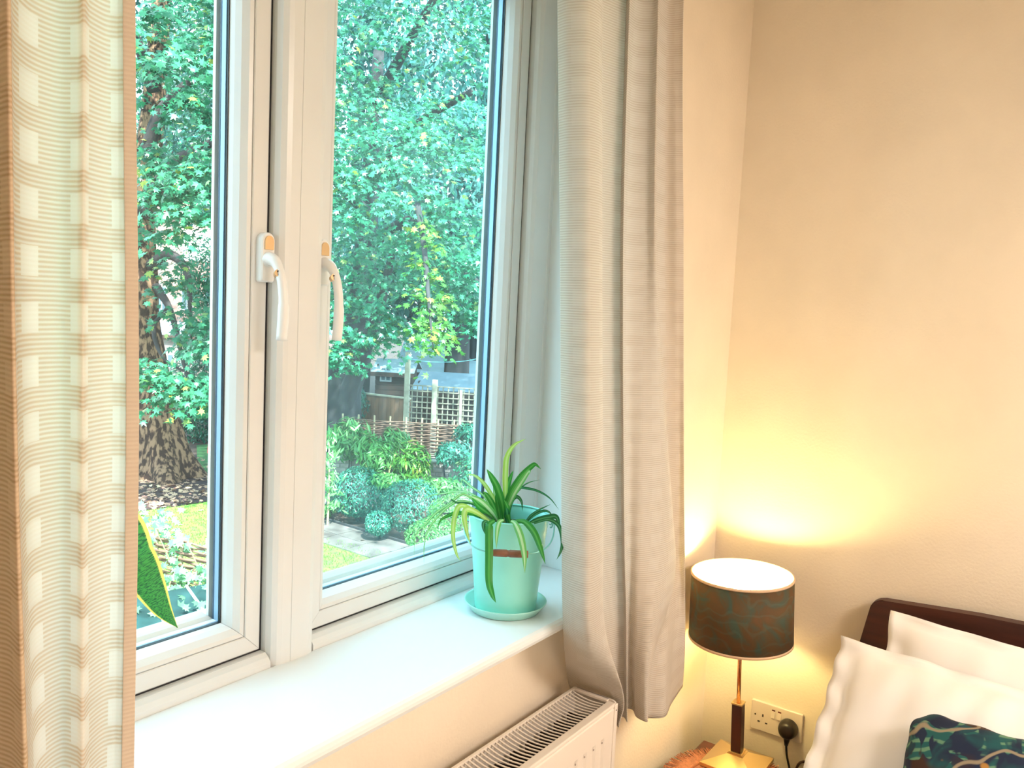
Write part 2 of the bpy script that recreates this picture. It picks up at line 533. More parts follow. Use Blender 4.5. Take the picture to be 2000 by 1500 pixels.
while px > X0 + .01:
    o = link('grille_bar', bar_me, None, rad); o.location = Vector((px, -.088, ZR - .0005)) - RO
    px -= .01115
# end cover with rounded shoulders and fixing hole
bm = bmesh.new()
pr = [(-.140, .155), (-.140, .755)] + [(-.128 - .012 * math.cos(a), .7614 + .012 * math.sin(a)) for a in [PI / 2 * k / 5 for k in range(6)]] + [(-.0362, .7734), (-.0362, .155)]
for xx in (X1 - .0045, X1):
    pass
a = [bm.verts.new(Vector((X1 - .004, y, z)) - RO) for y, z in pr]; b = [bm.verts.new(Vector((X1, y, z)) - RO) for y, z in pr]
for k in range(len(pr)): bm.faces.new((a[k], a[(k + 1) % len(pr)], b[(k + 1) % len(pr)], b[k]))
bm.faces.new(a[::-1]); bm.faces.new(b)
# front return of the cover, wrapping the panel edge
box(bm, Vector((X1 - .013, -.1412, .16)) - RO, Vector((X1, -.1375, .7695)) - RO, .0012)
obj('end_cover', bm, M_rad, rad)
bm = bmesh.new(); tube(bm, [Vector((X1 - .007, -.1416, .757)) - RO, Vector((X1 - .007, -.1400, .757)) - RO], .0017, 12)
obj('fixing_hole', bm, M_black, rad)
for xb in (-1.0, -1.8):
    boxo('wall_bracket', (xb, -.036, .3), (xb + .04, 0.0, .7), M_rad, rad, 0, RO)
    boxo('foot_pipe', (xb + .12, -.092, 0.0), (xb + .135, -.077, .17), M_rad, rad, .004, RO)

# ================================================================== CURTAINS


def fabric(name, ca, cb, trans, hem=False, plainw=.85, strength=1.0):
    """Woven cotton: horizontal ribs interrupted by columns of plain squares. UV in metres of cloth."""
    M = bpy.data.materials.new(name); M.use_nodes = True
    nt = M.node_tree; L = nt.links.new; b = nt.nodes['Principled BSDF']
    b.inputs['Roughness'].default_value = .95; b.inputs['Specular IOR Level'].default_value = .1
    uv = nt.nodes.new('ShaderNodeUVMap'); sp = nt.nodes.new('ShaderNodeSeparateXYZ'); L(uv.outputs[0], sp.inputs[0])

    def mt(op, a, bb=None, c=None):
        n = nt.nodes.new('ShaderNodeMath'); n.operation = op
        for i, v in enumerate((a, bb, c)):
            if v is None: continue
            if isinstance(v, (int, float)): n.inputs[i].default_value = v
            else: L(v, n.inputs[i])
        return n.outputs[0]
    nz = nt.nodes.new('ShaderNodeTexNoise'); nz.inputs['Scale'].default_value = 30; L(uv.outputs[0], nz.inputs['Vector'])
    wob = mt('MULTIPLY', nz.outputs['Fac'], 1.6)
    rib = mt('SINE', mt('ADD', mt('MULTIPLY', sp.outputs['Y'], 2 * PI / .0044), wob))
    rib = mt('MULTIPLY_ADD', rib, .5, .5)
    if hem:
        mask = mt('MULTIPLY', rib, .35)
    else:
        fx = mt('FRACT', mt('DIVIDE', sp.outputs['X'], .066)); colm = mt('GREATER_THAN', fx, .48)
        fy = mt('FRACT', mt('DIVIDE', sp.outputs['Y'], .050)); row = mt('GREATER_THAN', fy, .46)
        plain = mt('MULTIPLY', colm, row)
        mask = mt('MULTIPLY', mt('MULTIPLY', rib, mt('SUBTRACT', 1.0, mt('MULTIPLY', plain, plainw))), strength)
    fine = nt.nodes.new('ShaderNodeTexNoise'); fine.inputs['Scale'].default_value = 900; L(uv.outputs[0], fine.inputs['Vector'])
    mx = nt.nodes.new('ShaderNodeMix'); mx.data_type = 'RGBA'
    mx.inputs[6].default_value = (*ca, 1); mx.inputs[7].default_value = (*cb, 1)  # shadow of the ribs painted in as the darker second colour
    L(mt('ADD', mask, mt('MULTIPLY', mt('SUBTRACT', fine.outputs['Fac'], .5), .3)), mx.inputs['Factor'])
    L(mx.outputs[2], b.inputs['Base Color'])
    bp = nt.nodes.new('ShaderNodeBump'); bp.inputs['Strength'].default_value = .5; bp.inputs['Distance'].default_value = .0015
    L(mt('SUBTRACT', 1.0, mask), bp.inputs['Height']); L(bp.outputs[0], b.inputs['Normal'])
    tr = nt.nodes.new('ShaderNodeBsdfTranslucent'); L(mx.outputs[2], tr.inputs['Color'])
    ms = nt.nodes.new('ShaderNodeMixShader'); ms.inputs[0].default_value = trans
    L(b.outputs[0], ms.inputs[1]); L(tr.outputs[0], ms.inputs[2]); L(ms.outputs[0], nt.nodes['Material Output'].inputs[0])
    return M


M_cloth = fabric('ribbed_cream_cloth', (.98, .96, .92), (.84, .73, .60), .66)
M_cloth_r = fabric('pale_ribbed_cloth', (.88, .83, .77), (.66, .58, .49), .42, plainw=.35, strength=.7)
M_hem = fabric('folded_hem_cloth', (.76, .64, .52), (.62, .48, .36), .08, True)
M_pleat = fabric('shaded_doubled_cloth', (.70, .54, .38), (.50, .34, .20), .05, False, .5, .8)  # brown stands for the fold's missing backlight, shade painted into the cloth


def cloth(name, rows, m, parent, k0=0.0, k1=1.0, nsub=14, zsub=10, wob=.0):
    """rows: list of (z list of plan points); each row is a list of (x, y, z).  Smooth in both directions."""
    R = [cr(r, nsub) for r in rows]
    R = np.array([np.array(r) for r in R])               # rows x cols x 3
    cols = [np.array(cr(list(R[:, j]), zsub)) for j in range(R.shape[1])]
    G = np.array(cols).transpose(1, 0, 2)                # rows2 x cols
    nr, nc = G.shape[:2]
    j0, j1 = int(round(k0 * (nc - 1))), int(round(k1 * (nc - 1)))
    # cloth length coordinate from the middle row
    mid = G[nr // 2]; s = np.concatenate([[0], np.cumsum(np.linalg.norm(np.diff(mid, axis=0), axis=1))])
    G = G[:, j0:j1 + 1]; s = s[j0:j1 + 1]; nc = G.shape[1]
    me = bpy.data.meshes.new(name)
    V = G.reshape(-1, 3)
    F = [(i * nc + j, i * nc + j + 1, (i + 1) * nc + j + 1, (i + 1) * nc + j) for i in range(nr - 1) for j in range(nc - 1)]
    me.from_pydata([tuple(v) for v in V], [], F)
    uvl = me.uv_layers.new(name='UVMap')
    uv = np.zeros((len(F) * 4, 2))
    for fi, f in enumerate(F):
        for k, vi in enumerate(f):
            uv[fi * 4 + k] = (s[vi % nc], V[vi][2])
    uvl.data.foreach_set('uv', uv.ravel())
    me.polygons.foreach_set('use_smooth', [True] * len(F))
    me.update()
    o = link(name, me, m, parent)
    sm = o.modifiers.new('thick', 'SOLIDIFY'); sm.thickness = .0012; sm.offset = 0
    return o


def py_at(px, py, y):
    r = FW + RT * ((px - 1000) / FPX) - UP * ((py - 750) / FPX)
    return CAM + r * ((y - CAM.y) / r.y)


def yrow(spec, py):
    """world points for (px, y) pairs along photo row py"""
    return [tuple(py_at(px, py, y)) for px, y in spec]


def flat_row(pts, z):
    return [(p[0], p[1], z) for p in pts]


# right curtain: plan shape measured at several heights
cr0 = [(1089, -.095), (1112, -.120), (1150, -.150), (1176, -.150), (1172, -.105), (1195, -.085), (1226, -.125), (1231, -.150), (1222, -.105), (1245, -.080), (1275, -.125), (1287, -.145), (1279, -.100), (1300, -.085), (1322, -.105), (1334, -.120)]
cr1 = [(1094, -.095), (1115, -.122), (1150, -.155), (1175, -.155), (1170, -.105), (1190, -.085), (1212, -.130), (1217, -.155), (1210, -.110), (1228, -.080), (1262, -.125), (1281, -.150), (1275, -.105), (1296, -.085), (1322, -.110), (1335, -.122)]
cr2 = [(1097, -.098), (1117, -.125), (1150, -.160), (1177, -.158), (1171, -.105), (1190, -.088), (1213, -.130), (1219, -.158), (1213, -.105), (1228, -.078), (1255, -.125), (1300, -.150), (1312, -.140), (1306, -.105), (1325, -.110), (1336, -.125)]
cr3 = [(1100, -.088), (1122, -.122), (1152, -.160), (1180, -.158), (1173, -.105), (1195, -.088), (1217, -.130), (1223, -.158), (1216, -.105), (1230, -.078), (1247, -.135), (1285, -.160), (1316, -.140), (1308, -.105), (1328, -.112), (1338, -.128)]
rowA = yrow(cr0, 0); rowB = yrow(cr1, 500); rowC = yrow(cr2, 1000); rowD = yrow(cr3, 1215)
rowD = [(x, min(y, -.084), z) for x, y, z in rowD]
zA = 2.13; zB = 1.67; zC = 1.16; zD = .965


def remap(row, z):
    return [(x, y, z) for x, y, _ in row]


def row_at_z(spec, z):
    """plan points at height z that appear at column px when at depth y"""
    out = []
    for px, y in spec:
        # solve py so that the point has height z
        lo, hi = -900, 2600
        for _ in range(40):
            mid = (lo + hi) / 2
            if py_at(px, mid, y).z > z: lo = mid
            else: hi = mid
        out.append(tuple(py_at(px, (lo + hi) / 2, y)))
    return out


OV = {4: -.118, 5: -.120, 6: -.131, 7: -.145, 8: -.116, 9: -.108, 10: -.130}
sq = lambda r: [(p, OV.get(i, y if i < 2 else -.128 + (y + .128) * .9)) for i, (p, y) in enumerate(r)]
cr0, cr1, cr2, cr3 = sq(cr0), sq(cr1), sq(cr2), sq(cr3)
top = row_at_z(cr0, 2.15)
topx = [(p[0] - .01, p[1], 2.40) for p in top]
cr4 = [(1104, -.012), (1130, -.040), (1165, -.085), (1197, -.150), (1192, -.120), (1203, -.105), (1219, -.135), (1224, -.158), (1217, -.105), (1232, -.080), (1243, -.125), (1266, -.160), (1270, -.120), (1300, -.135), (1318, -.120), (1338, -.128)]
cr5 = [(1120, -.010), (1150, -.040), (1185, -.085), (1205, -.142), (1203, -.120), (1208, -.110), (1218, -.138), (1224, -.155), (1219, -.110), (1236, -.085), (1244, -.125), (1264, -.160), (1266, -.120), (1300, -.150), (1313, -.125), (1337, -.095)]
cr4 = cr4[:3] + sq(cr4)[3:]; cr5 = cr5[:3] + sq(cr5)[3:]
d4 = row_at_z(cr4, .785); d5 = row_at_z(cr5, .695)
d4 = [(max(x, -.838), y, z) for x, y, z in d4]
d5 = [(max(x, -.838), y, .715 if i < 9 else (.690 if i < 12 else (.655 if i < 14 else (.645 if i < 15 else .635)))) for i, (x, y, z) in enumerate(d5)]
right_curtain = empty('curtain', (-.8, -.12, 2.4))
tag(right_curtain, 'pale ribbed cotton curtain gathered in deep folds between window and lamp', 'curtain')
off = Vector((-.8, -.12, 2.4))
rows = [topx, top, row_at_z(cr1, 1.70), row_at_z(cr2, 1.16), [(x, min(y, -.084), z) for x, y, z in row_at_z(cr3, .965)], d4, d5]
rows = [[tuple(Vector(p) - off) for p in r] for r in rows]
cloth('drape', rows, M_cloth_r, right_curtain)
M_rod = mat('curtain_rod_metal', (.5, .45, .4), .3, metal=1)

# left curtain: close to the camera, light coming through it
cl0 = [(-330, -.13), (-250, -.09), (-150, -.14), (-70, -.09), (-20, -.12), (14, -.150), (24, -.125), (60, -.095), (110, -.085), (152, -.100), (164, -.112), (176, -.100), (205, -.090), (228, -.094), (240, -.100), (264, -.104)]
cl2 = [(-330, -.13), (-250, -.09), (-150, -.14), (-70, -.09), (0, -.12), (28, -.155), (38, -.125), (62, -.095), (115, -.085), (150, -.100), (162, -.112), (174, -.100), (210, -.090), (232, -.094), (246, -.100), (271, -.104)]
cl3 = [(-330, -.13), (-250, -.09), (-140, -.14), (-50, -.10), (20, -.13), (52, -.160), (62, -.130), (80, -.100), (120, -.088), (150, -.105), (162, -.116), (176, -.102), (200, -.092), (222, -.094), (238, -.100), (262, -.104)]
cl4 = [(p + (-4 if i > 11 else 6), y) for i, (p, y) in enumerate(cl3)]
left_curtain = empty('curtain', (-1.95, -.12, 2.4))
tag(left_curtain, 'translucent cream curtain with woven squares and brown hem at the window\'s left edge', 'curtain')
off2 = Vector((-1.95, -.12, 2.4))
t0 = row_at_z(cl0, 1.85)
rowsL = [[(x, y, 2.4) for x, y, z in t0], t0, row_at_z(cl2, 1.45), row_at_z(cl3, 1.10), row_at_z(cl4, .97), [(x, y, .655) for x, y, z in row_at_z(cl4, .97)]]
rowsL = [[tuple(Vector(p) - off2) for p in r] for r in rowsL]
cloth('drape', rowsL, M_cloth, left_curtain, 0, 3.4 / 15.)
pl = cloth('pleat', rowsL, M_pleat, left_curtain, 3.4 / 15., 5.35 / 15.); pl['label'] = 'doubled pleat with its shade painted in brown'
cloth('drape', rowsL, M_cloth, left_curtain, 5.35 / 15., 14 / 15.)
hm = cloth('hem', rowsL, M_hem, left_curtain, 14 / 15., 1.0); hm['label'] = 'plain brown double-folded side hem'
hm.modifiers['thick'].thickness = .004
rod = empty('curtain_rod', (-1.4, -.12, 2.43)); tag(rod, 'metal curtain rod above the window', 'curtain rod')
b = bmesh.new(); tube(b, [(-1.2, 0, 0), (1.2, 0, 0)], .012, 12); obj('rod', b, M_rod, rod)
for sx in (-1.2, 1.2):
    b = bmesh.new(); bmesh.ops.create_uvsphere(b, u_segments=16, v_segments=10, radius=.025, matrix=Matrix.Translation((sx, 0, 0))); obj('finial', b, M_rod, rod, True)
for sx in (-1.1, 1.1):
    b = bmesh.new(); tube(b, [(sx, 0, 0), (sx, .12, 0)], .007, 8); obj('bracket', b, M_rod, rod)
# ================================================================== THINGS ON THE SILL
M_mint = mat('mint_enamel', (.30, .80, .70), .32, var=.04, scale=8)
M_mint_pale = mat('mint_enamel_pale', (.45, .82, .72), .35)
M_soil = mat('potting_soil', (.05, .035, .025), .95, var=.5, scale=120, bump=1, bscale=200)
M_grip = mat('turned_wood_grip', (.24, .10, .055), .45, var=.3, scale=60)
M_wire = mat('mint_wire', (.25, .62, .56), .35, metal=.3)
PX, PY = -1.0, .045
sau = bmesh.new()
lathe(sau, [(0, 0), (.066, 0), (.0700, .002), (.0785, .016), (.0810, .0195), (.0825, .0200), (.0828, .0185), (.0800, .0150), (.0735, .0035), (.070, .0028)][:1] + [(.066, 0), (.0700, .002), (.0800, .0160), (.0825, .0185), (.0828, .0200), (.0815, .0203), (.0785, .0180), (.0690, .0055), (0, .0050)], 72)
o = obj('saucer', sau, M_mint_pale, None, True); o.location = (PX, PY, ZS)
tag(o, 'round mint green saucer under the bucket planter on the sill', 'saucer')
bk = empty('bucket_planter', (PX, PY, ZS + .0058))
tag(bk, 'mint green metal bucket planter with a brown wooden bail grip', 'plant pot')
b = bmesh.new(); H = .188
lathe(b, [(0, .002), (.0590, .002), (.0600, 0), (.0612, .001), (.0618, .006), (.0655, .05), (.0700, .10), (.0750, .150), (.0762, .157), (.0762, .163), (.0775, .168), (.0795, H - .002), (.0803, H), (.0790, H), (.0770, H - .014), (.0745, .150), (.0700, .11), (0, .11)][:-2] + [(.0725, .130)], 72)
obj('bucket_body', b, M_mint, bk, True)
b = bmesh.new(); lathe(b, [(.0788 + .0022 * math.cos(a), H - .0005 + .0022 * math.sin(a)) for a in [2 * PI * k / 10 for k in range(10)]], 72, close=True); obj('rolled_rim', b, M_mint, bk, True)
b = bmesh.new(); lathe(b, [(.0600 + .0018 * math.cos(a), .0022 + .0018 * math.sin(a)) for a in [2 * PI * k / 8 for k in range(8)]], 72, close=True); obj('foot_ring', b, M_mint, bk, True)
b = bmesh.new(); bmesh.ops.create_circle(b, cap_ends=True, segments=48, radius=.0745, matrix=Matrix.Translation((0, 0, .158)))
obj('soil', b, M_soil, bk)
ax = Vector((.586, -.81, 0)).normalized(); fr = Vector((-.81, -.586, 0)).normalized()
for s in (-1, 1):
    b = bmesh.new(); c = ax * s * .0805 + Vector((0, 0, H - .020))
    pts = [c + fr * .011, c + ax * s * .004 + fr * .011, c + ax * s * .0075 + fr * .007 + Vector((0, 0, .012)), c + ax * s * .0075 + Vector((0, 0, .018)), c + ax * s * .0075 - fr * .007 + Vector((0, 0, .012)), c + ax * s * .004 - fr * .011, c - fr * .011]
    tube(b, cr([tuple(p) for p in pts], 4), .0015, 8); obj('ear_loop', b, M_wire, bk, True)
gc = Vector((-1.0869, -.0427, 1.1151)) - Vector((PX, PY, ZS + .0058))
ec = Vector((0, 0, H - .006))
dn = (gc - ec) - ax * (gc - ec).dot(ax)
Lb = dn.length; dn.normalize()
arc = []
for k in range(0, 25):
    a = PI * k / 24
    e = .55
    ca, sa = math.cos(a), math.sin(a)
    arc.append(ec + ax * .089 * (abs(ca) ** e) * (1 if ca > 0 else -1) + dn * Lb * (sa ** .75 if sa > 0 else 0))
for half, nm in ((arc[:12], 'bail_wire'), (arc[13:], 'bail_wire')):
    b = bmesh.new(); tube(b, half, .0015, 8); obj(nm, b, M_wire, bk, True)
gmid = ec + dn * Lb
b = bmesh.new()
gp = [(-.037, .0048), (-.0365, .0066), (-.033, .0070), (-.030, .0058), (-.024, .0068), (-.003, .0070), (-.0015, .0062), (0, .0062), (.0015, .0062), (.003, .0070), (.024, .0068), (.030, .0058), (.033, .0070), (.0365, .0066), (.037, .0048)]
tube(b, [gmid + ax * t for t, _ in gp], [r for _, r in gp], 16); obj('wooden_grip', b, M_grip, bk, True)


def striped_leaf(name, edge, mid, midw=.3, trans=.4, bands=None):
    M = bpy.data.materials.new(name); M.use_nodes = True
    nt = M.node_tree; L = nt.links.new; b = nt.nodes['Principled BSDF']
    uv = nt.nodes.new('ShaderNodeUVMap'); sp = nt.nodes.new('ShaderNodeSeparateXYZ'); L(uv.outputs[0], sp.inputs[0])
    r = nt.nodes.new('ShaderNodeValToRGB'); e = r.color_ramp.elements
    e[0].position = 0; e[0].color = (*mid, 1); e[1].position = 1; e[1].color = (*edge, 1)
    k = e.new(midw); k.color = (*mid, 1); k = e.new(min(.99, midw + .12)); k.color = (*edge, 1)
    ab = nt.nodes.new('ShaderNodeMath'); ab.operation = 'ABSOLUTE'; L(sp.outputs['X'], ab.inputs[0]); L(ab.outputs[0], r.inputs[0])
    out = r.outputs[0]
    if bands:
        n = nt.nodes.new('ShaderNodeTexNoise'); n.inputs['Scale'].default_value = 3; n.inputs['Detail'].default_value = 4
        mp = nt.nodes.new('ShaderNodeMapping'); mp.inputs['Scale'].default_value = (1.2, 14, 1); L(uv.outputs[0], mp.inputs[0]); L(mp.outputs[0], n.inputs['Vector'])
        r2 = nt.nodes.new('ShaderNodeValToRGB'); r2.color_ramp.elements[0].position = .44; r2.color_ramp.elements[1].position = .52
        L(n.outputs['Fac'], r2.inputs[0])
        mx = nt.nodes.new('ShaderNodeMix'); mx.data_type = 'RGBA'; mx.inputs[6].default_value = (*bands, 1)
        L(r2.outputs[0], mx.inputs['Factor'])
        inner = nt.nodes.new('ShaderNodeMix'); inner.data_type = 'RGBA'
        r3 = nt.nodes.new('ShaderNodeMath'); r3.operation = 'GREATER_THAN'; L(ab.outputs[0], r3.inputs[0]); r3.inputs[1].default_value = midw + .06
        L(out, mx.inputs[7]); L(r3.outputs[0], inner.inputs['Factor']); L(mx.outputs[2], inner.inputs[6]); inner.inputs[7].default_value = (*edge, 1)
        out = inner.outputs[2]
    L(out, b.inputs['Base Color']); b.inputs['Roughness'].default_value = .4
    tr = nt.nodes.new('ShaderNodeBsdfTranslucent'); L(out, tr.inputs['Color'])
    ms = nt.nodes.new('ShaderNodeMixShader'); ms.inputs[0].default_value = trans
    L(b.outputs[0], ms.inputs[1]); L(tr.outputs[0], ms.inputs[2]); L(ms.outputs[0], nt.nodes['Material Output'].inputs[0])
    return M


M_sp1 = striped_leaf('spider_leaf_green', (.03, .26, .035), (.10, .42, .08), .22)
M_sp2 = striped_leaf('spider_leaf_pale', (.16, .50, .12), (.55, .78, .42), .30)
M_sp3 = striped_leaf('spider_leaf_yellow', (.42, .66, .12), (.62, .80, .30), .30)
M_sp4 = striped_leaf('spider_leaf_dark', (.02, .16, .05), (.10, .36, .14), .20)


def blade(name, pts, w, m, parent, tilt=0.0, fold=.18, n=10, tipy=1.0, off=Vector()):
    """Strap leaf along 3-D points; widest a third of the way up."""
    P = [Vector(p) for p in cr([tuple(q) for q in pts], n)]
    N = len(P)
    me = bpy.data.meshes.new(name); V = []; UVv = []
    for i, p in enumerate(P):
        t = i / (N - 1)
        tg = (P[min(i + 1, N - 1)] - P[max(i - 1, 0)]).normalized()
        vw = (p - CAM).normalized()
        sd_ = tg.cross(vw).normalized()
        sd_ = (Quaternion(tg, tilt * (1 - .5 * t)) @ sd_)
        nn = sd_.cross(tg).normalized()
        ww = w * .5 * max(.02, (min(1, .45 + t * 1.6)) * (1 - max(0, (t - .35) / .65) ** (2.2 * tipy)))
        for s in (-1, -.5, 0, .5, 1):
            V.append(tuple(p + sd_ * ww * s + nn * (abs(s) * ww * fold * 2) - off)); UVv.append((s, t * 4))
    F = [(i * 5 + k, i * 5 + k + 1, i * 5 + k + 6, i * 5 + k + 5) for i in range(N - 1) for k in range(4)]
    me.from_pydata(V, [], F)
    uvl = me.uv_layers.new(name='UVMap')
    uvl.data.foreach_set('uv', [c for f in F for vi in f for c in UVv[vi]])
    me.polygons.foreach_set('use_smooth', [True] * len(F)); me.update()
    return link(name, me, m, parent)


SPO = Vector((PX, PY, ZS + .163))
sp = empty('spider_plant', SPO)
tag(sp, 'spider plant with long arching striped leaves growing in the mint bucket', 'plant')


def spc(lst, w, m, d0=1.6, d1=1.6, tilt=0.0, **k):
    n = len(lst)
    return blade('leaf', [at(800 + x * .1734, 840 + y * .1734, d0 + (d1 - d0) * i / (n - 1)) for i, (x, y) in enumerate(lst)], w, m, sp, tilt, off=SPO, **k)


S = .000175 * .98
spc([(1078, 1040), (1080, 760), (1082, 480), (1100, 300), (1180, 170), (1312, 95)], .0115, M_sp3, 1.6, 1.62, .3)
spc([(1065, 1040), (1050, 850), (990, 650), (920, 520), (868, 440)], .0150, M_sp1, 1.6, 1.58, .2)
spc([(1085, 1040), (1085, 800), (1110, 620), (1168, 455)], .0130, M_sp1, 1.6, 1.66, .4, tipy=1.6)
spc([(1050, 1040), (1080, 850), (1150, 690), (1260, 520), (1380, 405), (1420, 390), (1480, 440)], .0125, M_sp1, 1.6, 1.6, .2)
spc([(1060, 1040), (1110, 880), (1180, 720), (1280, 560), (1345, 465), (1350, 500)], .0110, M_sp2, 1.6, 1.56, .3)
spc([(1080, 1040), (1120, 850), (1250, 660), (1350, 590), (1470, 560)], .0035, M_sp4, 1.6, 1.68, .5)
spc([(1100, 1040), (1130, 800), (1190, 660), (1300, 655), (1450, 690), (1580, 770), (1685, 900)], .0060, M_sp4, 1.6, 1.64, .6)
spc([(1115, 1040), (1130, 880), (1165, 780), (1215, 755), (1260, 810), (1272, 915)], .0085, M_sp4, 1.6, 1.58, .4)
spc([(1290, 1060), (1360, 970), (1460, 900), (1590, 835)], .0050, M_sp4, 1.58, 1.64, .5)
spc([(1300, 1060), (1400, 965), (1500, 915), (1570, 925), (1615, 985)], .0060, M_sp4, 1.56, 1.60, .6)
spc([(1330, 1060), (1440, 1010), (1560, 985), (1640, 975), (1675, 1030), (1690, 1165)], .0110, M_sp4, 1.55, 1.54, .3)
spc([(1010, 1060), (930, 930), (800, 800), (660, 735)], .0140, M_sp2, 1.6, 1.56, .2, tipy=1.4)
spc([(1000, 1060), (900, 950), (780, 860), (700, 760)], .0130, M_sp1, 1.6, 1.55, .5)
spc([(990, 1060), (900, 1000), (820, 950), (760, 920)], .0120, M_sp4, 1.58, 1.57, .3)
spc([(1000, 1060), (960, 880), (880, 740), (820, 690)], .0120, M_sp1, 1.6, 1.6, .5)
spc([(1020, 1060), (985, 850), (900, 690), (820, 580), (730, 510), (640, 500)], .0085, M_sp3, 1.6, 1.66, .3)
spc([(1040, 1060), (1000, 860), (960, 720), (940, 600)], .0070, M_sp2, 1.62, 1.66, .3)
spc([(1030, 1060), (1010, 920), (985, 780), (975, 690)], .0100, M_sp1, 1.6, 1.6, .7)
spc([(1100, 1050), (1100, 950), (1090, 870)], .0120, M_sp4, 1.58, 1.55, .2)
spc([(1140, 1060), (1110, 960), (1100, 860), (1060, 780)], .0110, M_sp1, 1.57, 1.56, .3)
spc([(1010, 1050), (860, 830), (700, 720), (560, 690), (400, 710), (230, 740), (90, 810)], .0045, M_sp2, 1.6, 1.72, .4)
spc([(1000, 1050), (850, 760), (700, 640), (600, 560), (575, 600)], .0050, M_sp2, 1.6, 1.7, .4)
spc([(900, 1030), (760, 960), (620, 935), (500, 940), (430, 965), (350, 1015), (310, 1120)], .0080, M_sp1, 1.58, 1.55, .3)
spc([(900, 1030), (720, 900), (580, 850), (520, 930), (490, 1100), (495, 1250), (530, 1400), (575, 1475)], .0100, M_sp3, 1.57, 1.5, .1)
spc([(900, 1030), (760, 930), (650, 890), (615, 960), (640, 1130), (690, 1300)], .0120, M_sp3, 1.56, 1.5, .1)
spc([(920, 1030), (760, 830), (600, 720), (450, 830), (300, 930), (180, 1060), (70, 1180), (50, 1420)], .0055, M_sp2, 1.6, 1.62, .3)
spc([(920, 1030), (780, 860), (620, 800), (480, 830), (330, 960), (210, 1120), (165, 1300), (162, 1510)], .0050, M_sp2, 1.6, 1.6, .3)
spc([(930, 1030), (820, 900), (700, 830), (540, 820), (470, 780), (620, 870)], .0040, M_sp4, 1.58, 1.6, .3)
spc([(960, 1020), (915, 1045), (897, 1100), (895, 1400), (895, 1700), (930, 1850), (972, 1945)], .0150, M_sp1, 1.53, 1.44, .05, tipy=1.3)
spc([(1060, 1010), (1010, 1040), (985, 1150), (975, 1340)], .0100, M_sp2, 1.53, 1.48, .1)
spc([(1140, 1020), (1190, 1060), (1250, 1200), (1290, 1400), (1298, 1610)], .0130, M_sp2, 1.53, 1.46, .1, tipy=1.3)
spc([(1190, 1020), (1300, 1040), (1400, 1150), (1470, 1320), (1530, 1510)], .0125, M_sp1, 1.53, 1.47, .1, tipy=1.3)
spc([(880, 1020), (840, 1040), (835, 1100), (860, 1190)], .0080, M_sp4, 1.52, 1.5, .1)
spc([(1400, 1050), (1560, 1010), (1680, 1080), (1720, 1250), (1700, 1370), (1655, 1460)], .0080, M_sp4, 1.53, 1.5, .2)

# snake plant on the left of the sill: one drooping leaf shows past the curtain
M_snake = striped_leaf('snake_leaf', (.90, .84, .20), (.05, .34, .07), .78, .25, bands=(.012, .13, .05))
M_terra = mat('glazed_white_pot', (.8, .8, .76), .3)
SN = Vector((-1.88, .055, ZS))
pot = empty('plant_pot', SN); tag(pot, 'small white pot behind the cream curtain holding the snake plant', 'plant pot')
b = bmesh.new(); lathe(b, [(0, 0), (.036, 0), (.038, .003), (.050, .095), (.051, .10), (.049, .10), (.046, .085), (0, .085)], 40); obj('pot_body', b, M_terra, pot, True)
b = bmesh.new(); bmesh.ops.create_circle(b, cap_ends=True, segments=32, radius=.0465, matrix=Matrix.Translation((0, 0, .088))); obj('soil', b, M_soil, pot)
sn = empty('snake_plant', SN + Vector((0, 0, .09))); tag(sn, 'snake plant whose yellow-edged leaf droops past the left curtain', 'plant')
so = SN + Vector((0, 0, .09))
blade('leaf', [so + Vector((0, 0, -.02)), so + Vector((.02, .01, .08)), at(215, 1040, 1.0), at(262, 1092, 1.045), at(290, 1140, 1.06), at(318, 1190, 1.075), at(347, 1226, 1.085)], .058, M_snake, sn, -.1, .06, off=so, tipy=.8)
blade('leaf', [so + Vector((0, 0, -.02)), so + Vector((-.01, .005, .08)), so + Vector((-.03, .01, .20))], .045, M_snake, sn, .6, .1, off=so)
blade('leaf', [so + Vector((-.01, 0, -.02)), so + Vector((-.02, .0, .07)), so + Vector((-.06, .01, .15))], .040, M_snake, sn, -.6, .1, off=so)

# ================================================================== BEDSIDE CORNER
M_ns = mat('dark_red_wood', (.10, .022, .014), .35, var=.4, scale=18, stretch=(1, 1, 6))
ZT = .365
nt0 = Vector((-.35, -.235, 0))
ns = empty('bedside_table', nt0); tag(ns, 'dark red wooden bedside table in the room corner under the lamp', 'table')
boxo('table_top', (-.56, -.405, ZT - .022), (-.138, -.060, ZT), M_ns, ns, .004, nt0)
for x in (-.545, -.185):
    for y in (-.39, -.105): boxo('leg', (x, y, 0), (x + .032, y + .032, ZT - .022), M_ns, ns, .003, nt0)
boxo('drawer', (-.535, -.372, ZT - .13), (-.165, -.09, ZT - .0225), M_ns, ns, .003, nt0)
bm = bmesh.new(); bmesh.ops.create_uvsphere(bm, u_segments=16, v_segments=10, radius=.012, matrix=Matrix.Translation(Vector((-.545, -.235, ZT - .07)) - nt0)); obj('drawer_knob', bm, mat('knob_brass', (.6, .4, .18), .3, metal=1), ns, True)
boxo('shelf', (-.53, -.375, .10), (-.165, -.09, .115), M_ns, ns, .002, nt0)

